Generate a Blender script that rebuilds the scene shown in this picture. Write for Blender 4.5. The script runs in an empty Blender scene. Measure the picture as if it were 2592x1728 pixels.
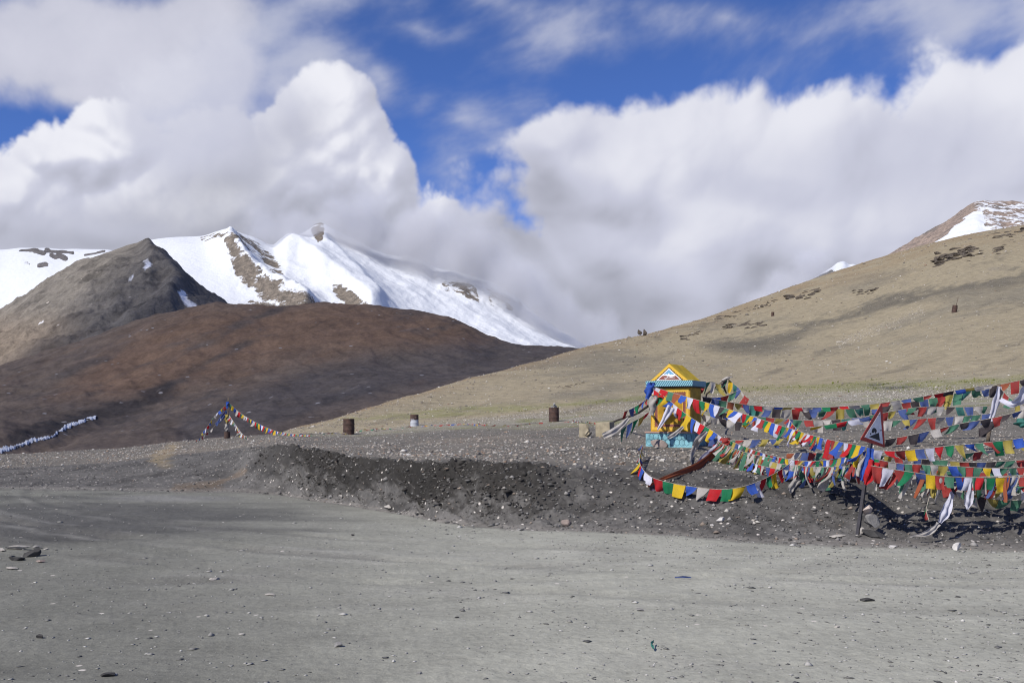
import bpy, bmesh, math, random
import numpy as np
from mathutils import Vector, Matrix, Euler

# ------------------------------------------------------------------ camera
F = 2543.0          # focal length in photograph pixels (2592 wide)
HOR = 1062.0        # eye level
CAMH = 1.7          # eye height above the road
scene = bpy.context.scene
COL = scene.collection
cd = bpy.data.cameras.new("camera")
cam = bpy.data.objects.new("camera", cd)
COL.objects.link(cam)
cam.location = (0, 0, CAMH)
cam.rotation_euler = (math.radians(90), 0, 0)
cd.sensor_width = 36.0
cd.lens = F / 2592.0 * 36.0
cd.shift_y = (HOR - 864.0) / 2592.0
cd.clip_start = 0.1
cd.clip_end = 30000
scene.camera = cam

# ------------------------------------------------------------------ sun direction
SUN_EL = math.radians(43)
SUN_ALPHA = math.radians(45)     # behind the viewer's left shoulder
SUN = Vector((-math.cos(SUN_ALPHA) * math.cos(SUN_EL), -math.sin(SUN_ALPHA) * math.cos(SUN_EL), math.sin(SUN_EL)))
sl = bpy.data.lights.new("sun", 'SUN')
so = bpy.data.objects.new("sun", sl)
COL.objects.link(so)
sl.energy = 5.0
sl.angle = math.radians(0.53)
sl.color = (1.0, 0.95, 0.87)
so.rotation_euler = SUN.to_track_quat('Z', 'Y').to_euler()

# ------------------------------------------------------------------ world: sky with clouds
SKY = 0.1
w = bpy.data.worlds.new("World")
scene.world = w
w.use_nodes = True
nt = w.node_tree
nt.nodes.clear()


def N(t, tree=None, **kw):
    n = (tree or nt).nodes.new(t)
    for k, v in kw.items():
        if k == 'op':
            n.operation = v
        else:
            setattr(n, k, v)
    return n


class B:
    """tiny node-expression helper"""
    def __init__(self, tree):
        self.t = tree

    def link(self, a, b):
        self.t.links.new(a, b)

    def put(self, sock, v):
        if isinstance(v, bpy.types.NodeSocket):
            self.t.links.new(v, sock)
        else:
            sock.default_value = v

    def m(self, op, a, b=0.0, c=0.0, clamp=False):
        n = N('ShaderNodeMath', self.t, op=op)
        n.use_clamp = clamp
        self.put(n.inputs[0], a)
        self.put(n.inputs[1], b)
        if op in ('SMOOTH_MAX', 'SMOOTH_MIN', 'MULTIPLY_ADD', 'COMPARE', 'WRAP'):
            self.put(n.inputs[2], c)
        return n.outputs[0]

    def v(self, op, a, b=(0, 0, 0), scale=None):
        n = N('ShaderNodeVectorMath', self.t, op=op)
        self.put(n.inputs[0], a)
        self.put(n.inputs[1], b)
        if scale is not None:
            self.put(n.inputs['Scale'], scale)
        return n.outputs['Value'] if op in ('LENGTH', 'DOT_PRODUCT', 'DISTANCE') else n.outputs[0]

    def noise(self, vec, scale, detail=4, rough=0.55, dist=0.0, col=False, typ=None, lac=2.0):
        n = N('ShaderNodeTexNoise', self.t)
        n.noise_dimensions = '3D'
        if typ:
            n.noise_type = typ
        self.put(n.inputs['Vector'], vec)
        self.put(n.inputs['Scale'], scale)
        self.put(n.inputs['Detail'], detail)
        self.put(n.inputs['Roughness'], rough)
        self.put(n.inputs['Lacunarity'], lac)
        self.put(n.inputs['Distortion'], dist)
        return n.outputs['Color'] if col else n.outputs[0]

    def voro(self, vec, scale, feature='F1', out='Distance', rand=1.0, smooth=None, detail=0.0):
        n = N('ShaderNodeTexVoronoi', self.t)
        n.feature = feature
        self.put(n.inputs['Vector'], vec)
        self.put(n.inputs['Scale'], scale)
        self.put(n.inputs['Randomness'], rand)
        if 'Detail' in n.inputs:
            self.put(n.inputs['Detail'], detail)
        if smooth is not None:
            self.put(n.inputs['Smoothness'], smooth)
        return n.outputs[out]

    def step(self, x, lo, hi, a=0.0, b=1.0, kind='SMOOTHSTEP'):
        n = N('ShaderNodeMapRange', self.t)
        n.interpolation_type = kind
        self.put(n.inputs[0], x)
        self.put(n.inputs[1], lo)
        self.put(n.inputs[2], hi)
        self.put(n.inputs[3], a)
        self.put(n.inputs[4], b)
        return n.outputs[0]

    def mix(self, fac, a, b, blend='MIX'):
        n = N('ShaderNodeMix', self.t)
        n.data_type = 'RGBA'
        n.blend_type = blend
        self.put(n.inputs[0], fac)
        self.put(n.inputs[6], a if not isinstance(a, tuple) else (*a[:3], 1))
        self.put(n.inputs[7], b if not isinstance(b, tuple) else (*b[:3], 1))
        return n.outputs[2]


# ------------------------------------------------------------------ clouds of the sky: numpy turbulence over (azimuth, elevation)
def lattice(h, w_, fy, fx, seed):
    """random lattice interpolated smoothly (cubic B-spline) onto an h x w_ grid"""
    rng = np.random.default_rng(seed)
    ny, nx = int(max(2, fy)) + 4, int(max(2, fx)) + 4
    R = rng.uniform(-1, 1, (ny + 2, nx + 2)).astype(np.float32)
    for n_out, n_lat in ((h, ny), (w_, nx)):
        x = np.linspace(0, n_lat - 4, n_out, endpoint=False) + rng.uniform(0, 0.9)
        i = np.floor(x).astype(int)
        f = (x - i).astype(np.float32)[:, None]
        R = R[i] * ((1 - f) ** 3 / 6) + R[i + 1] * ((3 * f ** 3 - 6 * f ** 2 + 4) / 6) + R[i + 2] * ((-3 * f ** 3 + 3 * f ** 2 + 3 * f + 1) / 6) + R[i + 3] * (f ** 3 / 6)
        R = np.ascontiguousarray(R.T)
    return R * 1.8


def fbm_grid(h, w_, fy, fx, octs, seed, gain=0.5, ridged=False):
    out = np.zeros((h, w_), np.float32)
    a, tot = 1.0, 0.0
    for o in range(octs):
        n = lattice(h, w_, fy * 2 ** o, fx * 2 ** o, seed * 131 + o)
        if ridged:
            n = np.abs(n) * 2.2 - 0.75          # rounded billows, dark creases
        out += a * n
        tot += a
        a *= gain
    return out / tot


def sample(img, y, x):
    h, w_ = img.shape
    y = np.clip(y, 0, h - 1.001)
    x = np.clip(x, 0, w_ - 1.001)
    i = y.astype(int)
    j = x.astype(int)
    fy = (y - i).astype(np.float32)
    fx = (x - j).astype(np.float32)
    return (img[i, j] * (1 - fx) + img[i, j + 1] * fx) * (1 - fy) + (img[i + 1, j] * (1 - fx) + img[i + 1, j + 1] * fx) * fy


def sstep(x, a, b_):
    t = np.clip((x - a) / (b_ - a), 0, 1)
    return t * t * (3 - 2 * t)


def blur(img, r):
    """repeated box blur"""
    for _ in range(2):
        for ax in (0, 1):
            n = int(max(1, r))
            c = np.cumsum(np.pad(img, [(n + 1, n) if k == ax else (0, 0) for k in (0, 1)], mode='edge'), axis=ax)
            L = img.shape[ax]
            hi = np.take(c, np.arange(2 * n + 1, 2 * n + 1 + L), axis=ax)
            lo = np.take(c, np.arange(0, L), axis=ax)
            img = ((hi - lo) / (2 * n + 1)).astype(np.float32)
    return img


def union(px, py, blobs, k=0.3):
    acc = np.full(px.shape, -9.0, np.float32)
    for (cx, cy, rx, ry, *wt) in blobs:
        f = (wt[0] if wt else 1.0) - np.sqrt(((px - cx) / rx) ** 2 + ((py - cy) / ry) ** 2)
        hh = np.clip(0.5 + 0.5 * (acc - f) / k, 0, 1)
        acc = (f * (1 - hh) + acc * hh + k * hh * (1 - hh)).astype(np.float32)
    return acc


CUMULUS = [(40, 520, 330, 170), (880, 410, 130, 185), (800, 400, 170, 190), (955, 490, 105, 140), (1060, 610, 150, 110), (1000, 430, 50, 60), (180, 420, 170, 120), (270, 400, 150, 120),
           (700, 480, 300, 220), (450, 560, 450, 250), (880, 620, 240, 130), (-80, 480, 200, 130), (110, 400, 80, 80)]
VEILC = [(500, 330, 210, 190), (560, 200, 100, 140), (430, 260, 130, 110), (620, 420, 240, 190), (300, 620, 480, 190), (640, 620, 420, 190), (760, 330, 130, 120), (900, 640, 330, 150)]
RIGHT = [(1500, 760, 480, 270), (1500, 470, 190, 190), (1900, 580, 620, 340), (2250, 560, 560, 320), (2600, 440, 340, 190), (2700, 700, 500, 420),
         (2150, 800, 800, 330), (1260, 760, 420, 240), (1750, 400, 330, 160), (1420, 370, 150, 80, 0.85), (2750, 450, 200, 300)]
VEIL = [(90, 90, 300, 170), (330, 70, 190, 110), (-150, 140, 330, 160), (470, 30, 150, 70), (230, 190, 150, 60, .9), (400, 180, 110, 80, .9)]
WISPS = [(1480, 40, 220, 90), (860, 5, 240, 60), (1080, 80, 160, 50), (1250, 0, 200, 50), (1850, 10, 380, 75), (2380, 20, 330, 110), (2150, -20, 350, 80),
         (2700, 50, 300, 100), (1230, 295, 190, 55, 1.15), (1340, 330, 150, 80, 1.1), (1180, 400, 110, 90, 0.9), (760, 150, 170, 80, 0.95), (960, 210, 70, 60, 0.8), (640, 90, 120, 80, .9)]
CGREY = np.array((0.335, 0.345, 0.41), np.float32)
CPALE = np.array((0.585, 0.60, 0.72), np.float32)
CWHITE = np.array((0.86, 0.865, 0.93), np.float32)


def lerp(a, b_, t):
    return a + (b_ - a) * t[..., None]


def over(dst, al, c, a):
    """composite colour c with coverage a over (dst, al)"""
    na = a + al * (1 - a)
    col = (c * a[..., None] + dst * (al * (1 - a))[..., None]) / np.maximum(na, 1e-5)[..., None]
    return col.astype(np.float32), na.astype(np.float32)


def cloud_front(Wd=1500, Hd=820):
    """the sky the photograph looks at: azimuth +-0.62, elevation -0.05..0.60"""
    azs = np.linspace(-0.62, 0.62, Wd)
    els = np.linspace(-0.05, 0.60, Hd)
    A, E = np.meshgrid(azs, els)
    px = (1296 + F * np.tan(A)).astype(np.float32)
    py = (HOR - F * np.tan(E) / np.cos(A)).astype(np.float32)
    u = np.arange(Wd)[None, :].repeat(Hd, 0).astype(np.float32)
    v = np.arange(Hd)[:, None].repeat(Wd, 1).astype(np.float32)
    big = 8.0
    wx = fbm_grid(Hd, Wd, 4 * .7, 8 * .7, 6, 1, 0.55)
    wy = fbm_grid(Hd, Wd, 4 * .7, 8 * .7, 6, 2, 0.55)
    fx = fbm_grid(Hd, Wd, 5, 9, 2, 3, 0.4)
    fy = fbm_grid(Hd, Wd, 5, 9, 2, 4, 0.4)
    tw = fbm_grid(Hd, Wd, 5, 10, 8, 5, 0.57)
    tw = sample(tw, v + 34 * fy, u + 34 * fx)                  # curled turbulence
    puff = fbm_grid(Hd, Wd, 7, 13, 7, 6, 0.56, ridged=True)    # cauliflower turbulence
    puff = sample(puff, v + 22 * fy, u + 22 * fx)
    lowm = fbm_grid(Hd, Wd, 3, 6, 5, 7, 0.5)
    str_ = fbm_grid(Hd, Wd, 9, 7, 8, 8, 0.58)                  # streaky
    str_ = sample(str_, v + 30 * fy - 0.25 * u + 180, u + 34 * fx)
    col = np.zeros((Hd, Wd, 3), np.float32)
    al = np.zeros((Hd, Wd), np.float32)

    # high wisps
    d = 0.75 * union(px + 170 * wx, py + 110 * wy, WISPS, 0.6) + 1.5 * str_ + 0.9 * tw
    a = sstep(d, -0.25, 1.35) * 0.8
    c = lerp(np.array((0.36, 0.40, 0.56), np.float32), np.array((0.58, 0.60, 0.71), np.float32), sstep(d, 0.0, 0.9))
    col, al = over(col, al, c, a)
    # veil at the top left
    d = union(px + 110 * wx, py + 90 * wy, VEIL) + 1.15 * tw + 0.25 * lowm
    a = sstep(d, -0.22, 0.55) * 0.95
    t = np.clip(0.45 + 0.45 * lowm + 0.45 * tw + 0.2 * sstep(d, 0, 1), 0, 1)
    c = lerp(np.array((0.42, 0.44, 0.55), np.float32), np.array((0.70, 0.70, 0.79), np.float32), t)
    col, al = over(col, al, c, a)

    def body(d, bump, soft, k1, k2):
        """a cloud body lit from behind the viewer's left shoulder"""
        hgt = np.sqrt(np.clip(d + 0.12, 0, 1.5)) * 58 + bump
        gy, gx = np.gradient(blur(hgt, soft))
        gy2, gx2 = np.gradient(blur(hgt, soft * 6))
        gx, gy = gx * k1 + gx2 * k2, gy * k1 + gy2 * k2
        return (0.36 * gx - 0.50 * gy + 0.74) / np.sqrt(gx * gx + gy * gy + 1.0) - 0.74
    floor = np.clip((py - 640) / 90, -3, 1.2).astype(np.float32)       # cloud fills the gap down to the hills
    # crisp sunlit cumulus
    d = np.maximum(union(px + 45 * wx, py + 40 * wy, CUMULUS, 0.3), floor) + 0.30 * tw + 0.50 * puff
    lam = body(blur(d, 3), 20 * puff + 6 * tw, 1, 0.22, 1.25)
    t = lam * 0.95 + 0.15 * lowm + 0.16 * tw + 0.30 * puff + np.interp(py, (150, 330, 480, 620, 760), (0.55, 0.55, 0.40, 0.05, -0.1)).astype(np.float32)
    c = lerp(CGREY, CPALE, sstep(t, -0.95, 0.22))
    c = c + (CWHITE - c) * sstep(t, 0.0, 0.85)[..., None]
    a = sstep(d + 0.05, -0.06, 0.10)
    col, al = over(col, al, c, a)
    # soft grey-white veil drifting in front of it
    d = np.maximum(union(px + 90 * wx, py + 80 * wy, VEILC, 0.4), floor - 0.3) + 0.75 * tw
    t = 0.55 * lowm + 0.62 * tw + np.interp(py, (60, 300, 430, 560, 700), (0.30, 0.22, 0.05, -0.30, -0.25)).astype(np.float32)
    g2 = union(px + 120 * wx, py + 100 * wy, [(480, 480, 200, 80), (660, 590, 300, 90), (330, 590, 300, 50, 0.7), (900, 600, 200, 60)])
    t = t - 0.45 * sstep(g2 + 0.4 * tw, -0.6, 0.8)
    c = lerp(CGREY, CPALE, sstep(t, -1.0, 0.2))
    c = c + (CWHITE - c) * sstep(t, 0.1, 1.0)[..., None] * 0.6
    a = sstep(d, -0.25, 0.55) * 0.93
    col, al = over(col, al, c, a)
    # right bank of stratus
    d = np.maximum(union(px + 95 * wx, py + 60 * wy, RIGHT), floor - np.clip((1150 - px) / 120, 0, 4)) + 0.60 * tw + 0.10 * fx + 0.30 * puff
    lam = body(blur(d, 3), 12 * tw + 18 * lowm + 9 * puff, 2, 0.24, 1.3)
    t = lam * 1.0 + 0.50 * lowm + 0.45 * tw + np.interp(py, (150, 300, 420, 650, 900), (0.62, 0.55, 0.28, 0.02, -0.20)).astype(np.float32)
    g1 = union(px + 150 * wx, py + 110 * wy, [(1450, 480, 110, 60), (1260, 610, 260, 90), (1500, 790, 170, 110), (1120, 600, 240, 70), (2330, 380, 330, 110), (2000, 440, 200, 60, .8), (2050, 720, 260, 80), (1640, 760, 160, 90), (1640, 540, 120, 60, .8)])
    t = t - 0.55 * sstep(g1 + 0.4 * tw, -0.55, 0.75)
    g3 = union(px + 120 * wx, py + 110 * wy, [(1720, 640, 120, 160, 0.9), (1620, 420, 170, 70, 0.9)])
    t = t + 0.30 * sstep(g3, -0.5, 0.8)
    c = lerp(CGREY, CPALE, sstep(t, -0.95, 0.25))
    c = c + (CWHITE - c) * sstep(t, 0.05, 1.0)[..., None] * 0.8
    a = sstep(d, -0.10, 0.16)
    col, al = over(col, al, c, a)
    return np.dstack([col, al]).astype(np.float32)


def cloud_round(Wd=1024, Hd=300):
    """broken cloud over the rest of the sky: azimuth +-pi, elevation -0.1..pi/2"""
    E = np.linspace(-0.1, math.pi / 2, Hd)[:, None].repeat(Wd, 1)
    tw = fbm_grid(Hd, Wd, 6, 22, 7, 31, 0.55)
    lowm = fbm_grid(Hd, Wd, 3, 9, 4, 32, 0.5)
    d = 0.9 * lowm + 0.7 * tw + np.interp(E, (0.0, 0.25, 0.8, 1.6), (0.25, -0.10, -0.40, -0.45))
    a = sstep(d, -0.15, 0.4)
    wrap = sstep(np.abs(np.linspace(-1, 1, Wd)), 0.9, 1.0)[None, :]
    a = a * (1 - wrap) + 0.5 * wrap
    t = np.clip(0.5 + 0.5 * lowm + 0.4 * tw, 0, 1)
    c = lerp(CGREY * 1.2, CWHITE * 0.9, t)
    return np.dstack([c, a]).astype(np.float32)


def sky_image(name, arr):
    h, w_, _ = arr.shape
    im = bpy.data.images.new(name, w_, h, alpha=True, float_buffer=True)
    im.alpha_mode = 'CHANNEL_PACKED'
    im.colorspace_settings.name = 'Non-Color'
    im.pixels.foreach_set(np.ascontiguousarray(arr).ravel())
    im.update()
    im.pack()
    return im


b = B(nt)
tc = N('ShaderNodeTexCoord')
sx = N('ShaderNodeSeparateXYZ')
b.link(b.v('NORMALIZE', tc.outputs['Generated']), sx.inputs[0])
az = b.m('ARCTAN2', sx.outputs[0], sx.outputs[1])
el = b.m('ARCSINE', sx.outputs[2])


def sky_tex(im, u, v):
    cb = N('ShaderNodeCombineXYZ')
    b.link(u, cb.inputs[0])
    b.link(v, cb.inputs[1])
    t = N('ShaderNodeTexImage')
    t.image = im
    t.extension = 'EXTEND'
    t.interpolation = 'Cubic'
    b.link(cb.outputs[0], t.inputs[0])
    return t


tf = sky_tex(sky_image('clouds_front', cloud_front()), b.step(az, -0.62, 0.62, kind='LINEAR'), b.step(el, -0.05, 0.60, kind='LINEAR'))
tr = sky_tex(sky_image('clouds_round', cloud_round()), b.step(az, -math.pi, math.pi, kind='LINEAR'), b.step(el, -0.1, math.pi / 2, kind='LINEAR'))
rim = b.m('MULTIPLY', b.step(b.m('ABSOLUTE', az), 0.50, 0.61, 1.0, 0.0), b.step(el, 0.44, 0.58, 1.0, 0.0))

sky = N('ShaderNodeTexSky')
sky.sky_type = 'NISHITA'
sky.sun_disc = False
sky.sun_elevation = SUN_EL
sky.sun_rotation = math.atan2(SUN.x, SUN.y)
sky.altitude = 5300
sky.air_density = 1.0
sky.dust_density = 0.3
sky.ozone_density = 2.5
cl = b.mix(rim, tr.outputs[0], tf.outputs[0])
ca = b.m('ADD', b.m('MULTIPLY', tf.outputs[1], rim), b.m('MULTIPLY', tr.outputs[1], b.m('SUBTRACT', 1.0, rim)))
cl = b.mix(1.0, cl, (1 / SKY, 1 / SKY, 1 / SKY), 'MULTIPLY')
bg = N('ShaderNodeBackground')
bg.inputs[1].default_value = SKY
skyc = b.mix(1.0, sky.outputs[0], (0.80, 1.02, 1.55), 'MULTIPLY')     # the camera's deep blue
b.link(b.mix(ca, skyc, cl), bg.inputs[0])
out = N('ShaderNodeOutputWorld')
b.link(bg.outputs[0], out.inputs[0])

# ------------------------------------------------------------------ render settings
vs = scene.view_settings
vs.view_transform = 'Standard'
vs.look = 'None'
vs.exposure = 0.0
vs.gamma = 1.0
vs.use_curve_mapping = False
scene.cycles.use_denoising = True
scene.cycles.filter_width = 1.1
scene.cycles.use_adaptive_sampling = False
scene.cycles.max_bounces = 6
scene.cycles.diffuse_bounces = 2
scene.cycles.transparent_max_bounces = 24
scene.cycles.volume_bounces = 1

# ================================================================== helpers
rnd = random.Random(7)
RNG = np.random.default_rng(11)


def P(px, py, Y):
    """the point at depth Y seen at photograph pixel (px, py)"""
    return Vector(((px - 1296.0) / F * Y, Y, CAMH + (HOR - py) / F * Y))


def tag(o, label=None, cat=None, group=None, kind=None):
    if label:
        o['label'] = label
    if cat:
        o['category'] = cat
    if group:
        o['group'] = group
    if kind:
        o['kind'] = kind
    return o


def mesh_obj(name, verts, faces, mat=None, parent=None, smooth=False, colors=None):
    me = bpy.data.meshes.new(name)
    me.from_pydata([tuple(v) for v in verts], [], faces)
    if smooth:
        me.polygons.foreach_set('use_smooth', [True] * len(me.polygons))
    if mat is not None:
        for m_ in (mat if isinstance(mat, (list, tuple)) else [mat]):
            me.materials.append(m_)
    me.update()
    o = bpy.data.objects.new(name, me)
    COL.objects.link(o)
    if parent is not None:
        o.parent = parent
    return o


def grid_mesh(name, V, mat, col=None, ext=None, wrap=False):
    """V: (rows, cols, 3) array -> quad mesh, colour attribute 'tint' (rgb) and 'mask' (rgba)"""
    R_, C_, _ = V.shape
    idx = np.arange(R_ * C_).reshape(R_, C_)
    q = np.stack([idx[:-1, :-1], idx[:-1, 1:], idx[1:, 1:], idx[1:, :-1]], -1).reshape(-1, 4)
    me = bpy.data.meshes.new(name)
    me.vertices.add(R_ * C_)
    me.vertices.foreach_set('co', V.astype(np.float32).ravel())
    me.loops.add(q.size)
    me.loops.foreach_set('vertex_index', q.astype(np.int32).ravel())
    me.polygons.add(len(q))
    me.polygons.foreach_set('loop_start', np.arange(0, q.size, 4, dtype=np.int32))
    me.polygons.foreach_set('use_smooth', np.ones(len(q), bool))
    me.update(calc_edges=True)
    if col is not None:
        at = me.color_attributes.new('tint', 'FLOAT_COLOR', 'POINT')
        at.data.foreach_set('color', np.concatenate([col.reshape(-1, 3), np.ones((R_ * C_, 1))], 1).astype(np.float32).ravel())
    if ext is not None:
        at = me.color_attributes.new('mask', 'FLOAT_COLOR', 'POINT')
        at.data.foreach_set('color', ext.reshape(-1, 4).astype(np.float32).ravel())
    me.materials.append(mat)
    o = bpy.data.objects.new(name, me)
    COL.objects.link(o)
    return o


_perm = np.random.default_rng(5).permutation(256).astype(np.int32)
_perm = np.concatenate([_perm, _perm])
_ga = np.random.default_rng(6).uniform(0, 2 * np.pi, 256)
_gx, _gy = np.cos(_ga).astype(np.float32), np.sin(_ga).astype(np.float32)


def perlin(x, y):
    xi = np.floor(x).astype(np.int32)
    yi = np.floor(y).astype(np.int32)
    xf = (x - xi).astype(np.float32)
    yf = (y - yi).astype(np.float32)
    xi &= 255
    yi &= 255
    u = xf * xf * xf * (xf * (xf * 6 - 15) + 10)
    v = yf * yf * yf * (yf * (yf * 6 - 15) + 10)
    a = _perm[xi] + yi
    b2 = _perm[xi + 1] + yi
    h00, h10, h01, h11 = _perm[a], _perm[b2], _perm[a + 1], _perm[b2 + 1]
    n00 = _gx[h00] * xf + _gy[h00] * yf
    n10 = _gx[h10] * (xf - 1) + _gy[h10] * yf
    n01 = _gx[h01] * xf + _gy[h01] * (yf - 1)
    n11 = _gx[h11] * (xf - 1) + _gy[h11] * (yf - 1)
    return ((n00 * (1 - u) + n10 * u) * (1 - v) + (n01 * (1 - u) + n11 * u) * v) * 1.4


def fbm(x, y, octs=4, gain=0.5, ridged=False, lac=2.03):
    x = np.asarray(x, np.float64)
    y = np.asarray(y, np.float64)
    o = np.zeros(np.broadcast(x, y).shape, np.float32)
    a, f, tot = 1.0, 1.0, 0.0
    for k in range(octs):
        n = perlin(x * f + 17.3 * k, y * f - 9.1 * k)
        if ridged:
            n = 1.0 - 2.0 * np.abs(n)
        o += a * n
        tot += a
        a *= gain
        f *= lac
    return o / tot


def pchip(xk, yk, x):
    """monotone cubic through the knots; yk may carry extra columns"""
    xk = np.asarray(xk, float)
    yk = np.asarray(yk, float)
    h = np.diff(xk)
    d = np.diff(yk, axis=0) / (h if yk.ndim == 1 else h[:, None])
    m_ = np.zeros_like(yk)
    s = d[:-1] * d[1:] > 0
    m_[1:-1] = np.where(s, 2 * d[:-1] * d[1:] / np.where(s, d[:-1] + d[1:], 1), 0)
    m_[0], m_[-1] = d[0], d[-1]
    x = np.clip(x, xk[0], xk[-1])
    i = np.clip(np.searchsorted(xk, x, 'right') - 1, 0, len(h) - 1)
    t = (x - xk[i]) / h[i]
    hh = h[i]
    if yk.ndim > 1:
        t, hh = t[:, None], hh[:, None]
    t2, t3 = t * t, t * t * t
    return yk[i] * (2 * t3 - 3 * t2 + 1) + m_[i] * hh * (t3 - 2 * t2 + t) + yk[i + 1] * (-2 * t3 + 3 * t2) + m_[i + 1] * hh * (t3 - t2)


def poly_dist(px, py, pts):
    """distance in pixels to a polyline and position along it (0..1)"""
    best = np.full(np.shape(px), 1e9)
    along = np.zeros(np.shape(px))
    n = len(pts) - 1
    for k in range(n):
        (x0, y0), (x1, y1) = pts[k], pts[k + 1]
        L2 = (x1 - x0) ** 2 + (y1 - y0) ** 2
        t = np.clip(((px - x0) * (x1 - x0) + (py - y0) * (y1 - y0)) / L2, 0, 1)
        d = np.hypot(px - x0 - t * (x1 - x0), py - y0 - t * (y1 - y0))
        m_ = d < best
        best = np.where(m_, d, best)
        along = np.where(m_, (k + t) / n, along)
    return best, along


def poly_in(px, py, pts):
    ins = np.zeros(np.shape(px), bool)
    n = len(pts)
    for k in range(n):
        (x0, y0), (x1, y1) = pts[k], pts[(k + 1) % n]
        if y0 == y1:
            continue
        c = ((y0 > py) != (y1 > py)) & (px < (x1 - x0) * (py - y0) / (y1 - y0) + x0)
        ins ^= c
    return ins


def poly_sd(px, py, pts):
    """signed distance: positive inside"""
    d, _ = poly_dist(px, py, pts + [pts[0]])
    return np.where(poly_in(px, py, pts), d, -d)


def sm(x, a, b_):
    t = np.clip((x - a) / (b_ - a), 0, 1)
    return t * t * (3 - 2 * t)


def mixc(c, new, f):
    return c + (np.asarray(new, np.float32) - c) * np.asarray(f, np.float32)[..., None]


# ------------------------------------------------------------------ materials
def new_mat(name):
    m_ = bpy.data.materials.new(name)
    m_.use_nodes = True
    t = m_.node_tree
    t.nodes.clear()
    o = N('ShaderNodeOutputMaterial', t)
    p = N('ShaderNodeBsdfPrincipled', t)
    p.inputs['Roughness'].default_value = 0.9
    p.inputs['Specular IOR Level'].default_value = 0.2
    t.links.new(p.outputs[0], o.inputs[0])
    return m_, t, B(t), p, o


def attr(t, name):
    n = N('ShaderNodeAttribute', t)
    n.attribute_name = name
    return n


def pos(t):
    return N('ShaderNodeNewGeometry', t).outputs['Position']


def terrain_mat(name, scales, speck, bump, specks=True, fine=None, rough=0.95, spec=0.1):
    """earth: colour from the surface's own 'tint', broken up by grain; pale chips where 'mask' red says so"""
    m_, t, b_, p, o = new_mat(name)
    tint = attr(t, 'tint').outputs['Color']
    mask = attr(t, 'mask')
    ms = N('ShaderNodeSeparateColor', t)
    t.links.new(mask.outputs['Color'], ms.inputs[0])
    ps = pos(t)
    n1 = b_.noise(ps, scales[0], 6, 0.65)
    n2 = b_.noise(ps, scales[1], 4, 0.7)
    k = b_.m('ADD', b_.step(n1, 0.3, 0.7, -0.22, 0.22, 'LINEAR'), b_.step(n2, 0.25, 0.75, -0.30, 0.30, 'LINEAR'))
    k = b_.m('MULTIPLY_ADD', k, ms.outputs[2], 1.0)
    kk = N('ShaderNodeCombineColor', t)
    for i_ in range(3):
        t.links.new(k, kk.inputs[i_])
    c = b_.mix(1.0, tint, kk.outputs[0], 'MULTIPLY')
    if specks:
        for sc, lo, colr in speck:
            vo = N('ShaderNodeTexVoronoi', t)
            b_.put(vo.inputs['Vector'], ps)
            b_.put(vo.inputs['Scale'], sc)
            sep = N('ShaderNodeSeparateColor', t)
            t.links.new(vo.outputs['Color'], sep.inputs[0])
            chip = b_.m('LESS_THAN', sep.outputs[0], b_.m('MULTIPLY', ms.outputs[0], lo))
            core = b_.step(vo.outputs['Distance'], 0.22, 0.40, 1.0, 0.0)
            f = b_.m('MULTIPLY', chip, core)
            c2 = b_.mix(sep.outputs[1], colr[0], colr[1])
            c = b_.mix(f, c, c2)
    if fine:
        vo = N('ShaderNodeTexVoronoi', t)
        b_.put(vo.inputs['Vector'], ps)
        b_.put(vo.inputs['Scale'], fine)
        sep = N('ShaderNodeSeparateColor', t)
        t.links.new(vo.outputs['Color'], sep.inputs[0])
        on = b_.m('MULTIPLY', b_.m('LESS_THAN', sep.outputs[0], 0.35), b_.step(vo.outputs['Distance'], 0.3, 0.5, 1.0, 0.0))
        f = b_.m('MULTIPLY', b_.m('MULTIPLY', on, ms.outputs[1]), 0.75)
        kk2 = b_.mix(sep.outputs[1], b_.mix(1.0, c, (0.55, 0.55, 0.55), 'MULTIPLY'), b_.mix(1.0, c, (1.5, 1.48, 1.44), 'MULTIPLY'))
        c = b_.mix(f, c, kk2)
    t.links.new(c, p.inputs['Base Color'])
    p.inputs['Roughness'].default_value = rough
    p.inputs['Specular IOR Level'].default_value = spec
    bn = N('ShaderNodeBump', t)
    bn.inputs['Strength'].default_value = bump[0]
    bn.inputs['Distance'].default_value = bump[1]
    hgt = b_.m('ADD', b_.m('MULTIPLY', n1, 1.2), b_.m('MULTIPLY', n2, 0.6))
    t.links.new(hgt, bn.inputs['Height'])
    t.links.new(bn.outputs[0], p.inputs['Normal'])
    return m_


def simple_mat(name, c, rough=0.8, var=0.25, scale=8.0, c2=None, bump=0.0, spec=0.25, metal=0.0, detail=5):
    m_, t, b_, p, o = new_mat(name)
    tc_ = N('ShaderNodeTexCoord', t).outputs['Object']
    n1 = b_.noise(tc_, scale, detail, 0.65)
    c2 = c2 or tuple(x * (1 - var) for x in c)
    t.links.new(b_.mix(b_.step(n1, 0.35, 0.65), c2, c), p.inputs['Base Color'])
    p.inputs['Roughness'].default_value = rough
    p.inputs['Specular IOR Level'].default_value = spec
    p.inputs['Metallic'].default_value = metal
    if bump:
        bn = N('ShaderNodeBump', t)
        bn.inputs['Strength'].default_value = 0.6
        bn.inputs['Distance'].default_value = bump
        t.links.new(n1, bn.inputs['Height'])
        t.links.new(bn.outputs[0], p.inputs['Normal'])
    return m_


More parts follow.
